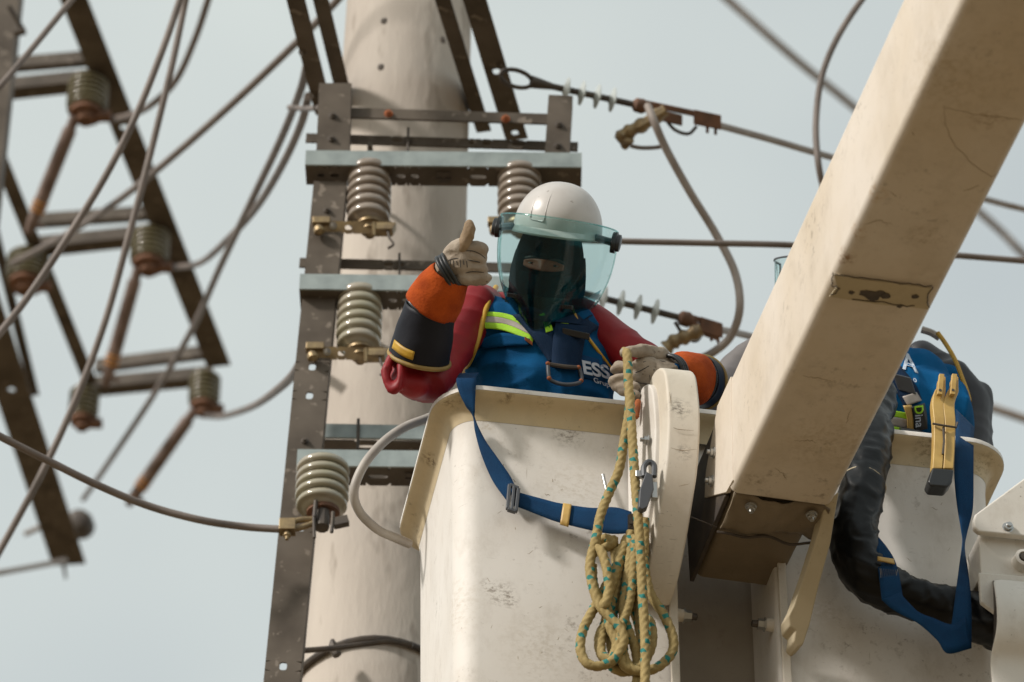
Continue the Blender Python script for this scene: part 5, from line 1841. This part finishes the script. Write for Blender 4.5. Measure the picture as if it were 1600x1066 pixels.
strand([(*RC(310, 440), -.06), (*RC(300, 580), -.075), (*RC(285, 720), -.085), (*RC(250, 830), -.09), (*RC(240, 930), -.09), (*RC(270, 1000), -.085), (*RC(330, 1010), -.08), (*RC(350, 930), -.07), (*RC(330, 780), -.06), (*RC(325, 620), -.055), (*RC(335, 440), -.055)])
strand([(*RC(290, 1000), -.06), (*RC(318, 1035), -.065), (*RC(314, 1085), -.065)])
tag(build('rope', rope, M_rope, smooth=70), 'tan rope with teal flecks hanging in loops from the gloved hand', 'rope')
mb = MB()
mb.cap(B(997, 628, -.055), B(993, 650, -.05), .008, .010, sx=1, sy=.6)
tag(build('red_tag', mb, M_rustorange), 'small red tag hanging under the gloved hand beside the rope', 'tag')

# right-hand lanyard
lz = empty('lanyard', B(1505, 690, -.02), 'blue webbing lanyard hanging twisted at the right, below the yellow clamps', 'lanyard', 'blue lanyards')
ribbon('webbing', lan((1494, 640, 1522, 668, .14), (1494, 668, 1521, 690, .04), (1493, 690, 1521, 706, -.02), (1491, 740, 1521, 740, -.045), (1495, 787, 1520, 795, -.05), (1502, 828, 1511, 832, -.055, -.04), (1504, 848, 1507, 856, -.07, -.05),
                       (1499, 884, 1512, 890, -.115, -.105), (1494, 920, 1516, 920, -.15), (1489, 960, 1518, 958, -.165), (1484, 992, 1518, 985, -.165), (1481, 1020, 1518, 1012, -.165)), M_webb, lz)
ribbon('webbing', lan((1518, 1013, 1508, 964, -.170), (1481, 1021, 1487, 976, -.172), (1464, 1000, 1458, 966, -.168), (1436, 975, 1436, 957, -.16), (1412, 962, 1420, 942, -.15), (1392, 950, 1411, 932, -.148), (1378, 937, 1409, 926, -.145)), M_webb, lz)
ribbon('webbing', lan((1378, 938, 1410, 930, -.142), (1374, 905, 1405, 900, -.142), (1371, 880, 1398, 876, -.13), (1369, 858, 1386, 856, -.12), (1367, 836, 1371, 838, -.09)), M_webb, lz)
ribbon('marker_band', lan((1371, 870, 1396, 874, -.146, -.142), (1371.5, 876, 1398, 882, -.146, -.142)), M_clampy, lz, .004, 4)
mb = MB()
for k in range(2):
    pts = []
    for i in range(11):
        x = 1375 + i * 2.7
        y = 888 + (i * .9) * .2 + (24 if (i + k) % 2 else 0)
        pts.append(B(x, y, -.1425))
    mb.tube(pts, .0007, 5)
mb.tube([B(1376, 918, -.143), B(1404, 915, -.143)], .0008, 5)
build('stitching', mb, M_refl, lz)

# black sheathed hose
mb = MB()
hpts = spline([(1372, 620, .10, 34), (1362, 650, .04, 35), (1358, 700, -.03, 37), (1350, 750, -.06, 38), (1338, 810, -.07, 39), (1338, 860, -.07, 41), (1362, 902, -.07, 40), (1405, 928, -.06, 36), (1450, 942, -.06, 33), (1500, 955, -.07, 36), (1545, 968, -.10, 43), (1600, 985, -.12, 44)], 16)
ctr = [B(*q_[:3]) for q_ in hpts]
def hr_(r):
    def f(an, ln):
        return .88 * r / 606 * (1 + .13 * noise.noise(V3((math.cos(an) * 1.0, math.sin(an) * 1.0, ln * 11))) + .11 * (1 - 2 * abs(noise.noise(V3((math.cos(an) * 1.2 + 5, math.sin(an) * 1.2, ln * 15 + math.cos(an + 1) * .9))))) ** 2 + .05 * (1 - 2 * abs(noise.noise(V3((math.cos(an) * 1.5 + 9, math.sin(an) * 1.5, ln * 34 - math.sin(an) * 1.2))))) ** 2)
    return f
mb.tube(ctr, [hr_(q_[3]) for q_ in hpts], 40)
hs_ = tag(build('hose_sleeve', mb, M_blackrub, smooth=70), 'wrinkled black rubber-sheathed hose curving in front of the bucket into the white housing', 'hose')
mb = MB()
cc = ctr[50]
d, a, b = frame_of(ctr[54] - ctr[46])
mb.tube([cc + (a * math.cos(t) + b * math.sin(t)) * (.88 * hpts[50][3] / 606 * 1.04) + d * .004 * math.sin(2 * t) for t in [2 * math.pi * i / 40 for i in range(41)]], .003, 6)
build('tie_band', mb, M_cheek, hs_)

# yellow clamps on the rim
cl_ = empty('blanket_clamp', B(1474, 700, -.03), 'pair of yellow plastic clamps with a black boot clipped on the bucket rim', 'clamp')
for k, (tp, lean) in enumerate(((1470, 0), (1490, 0))):
    x0 = 1466 + 17 * k
    mb = MB()
    rows = [(tp + 3, 588, 5), (tp + 2, 602, 6), (tp - 1, 612, 9), (x0, 630, 9), (x0 + 2, 660, 8.5), (x0 + 1, 700, 8), (x0 - 1, 732, 8)]
    fp = spline(rows, 4)
    poly = [B(x - r, y, -.085) for x, y, r in fp] + [B(x + r, y, -.085) for x, y, r in reversed(fp)]
    mb.prism(poly, EY * .028)
    j = build('jaw', mb, M_clampy, cl_, bevel=.003)
    mb = MB()
    mb.beam(B(tp + 1, 586, -.095), B(tp - 2, 618, -.095), EX, EY, .007, .006)
    build('grip', mb, M_clampy, j, bevel=.002)
    mb = MB()
    mb.lathe(B(tp - 1, 610, -.1005), -EY, [(0, .004), (.002, .004)], 10)
    build('rivet', mb, M_dark, j)
mb = MB()
mb.tube([B(1457, 662, -.09), B(1474, 665, -.097), B(1494, 668, -.09), B(1496, 660, -.09)], .003, 6)
build('spring', mb, M_dark, cl_)
mb = MB()
mb.prism([B(*q_, -.09) for q_ in ((1457, 730), (1491, 733), (1488, 752), (1480, 761), (1455, 759), (1450, 752))], EY * .045)
build('boot', mb, M_blackp, cl_, bevel=.006, seg=3)
mb = MB()
mb.tube([B(*q_, -.092) for q_ in ((1474, 668), (1475, 690), (1473, 710))], .003, 6)
build('gap_strip', mb, M_dark, cl_)

# ------------------------------------------------------------------ fine scratches and chips
def scratch(parent, pts, r=.0007, m=None):
    mb = MB()
    mb.tube(pts, [r * (.35 + .65 * math.sin(math.pi * i / max(1, len(pts) - 1))) for i in range(len(pts))], 5)
    build('scratch', mb, m or M_scratch, parent)
random.seed(21)
for seq in (((1475, 165), (1478, 195), (1490, 225), (1520, 255), (1545, 275), (1560, 272)), ((1474, 168), (1520, 178), (1570, 184), (1600, 188)), ((1350, 350), (1372, 345), (1395, 352)),
            ((1255, 588), (1275, 590), (1300, 596)), ((1240, 690), (1262, 688), (1276, 692)), ((1390, 300), (1402, 308)), ((1425, 205), (1430, 212)), ((1505, 300), (1530, 290)), ((1210, 730), (1225, 742), (1228, 750)), ((1330, 640), (1322, 662))):
    scratch(boom, [KU(x + random.uniform(-1.5, 1.5), y + random.uniform(-1.5, 1.5), -.0003) for x, y in spline(seq, 5)], .0006)
for seq in (((1012 + 40, 668), (1060, 671), (1084, 673)), ((1048, 700), (1066, 704), (1088, 702)), ((1046, 612), (1050, 640)), ((1060, 760), (1078, 756))):
    scratch(plate, [B(x, y, -.184) for x, y in spline(seq, 4)], .0008)
for i in range(26):
    x, y = random.uniform(760, 925), random.uniform(690, 1050)
    if random.random() < .3: x, y = random.uniform(1300, 1500), random.uniform(770, 890)
    dx, dy = random.uniform(-12, 12), random.uniform(-5, 5)
    z = inB(B(x, y, .06))[2]
    o_ = .0578 + .0068 * max(0, (-z - .2) / .44) if z < -.11 else .055
    scratch(bucket, [B(x + dx * t, y + dy * t + 1.5 * math.sin(t * 6), o_ + .0002) for t in (0, .25, .5, .75, 1)], random.uniform(.0004, .0009))
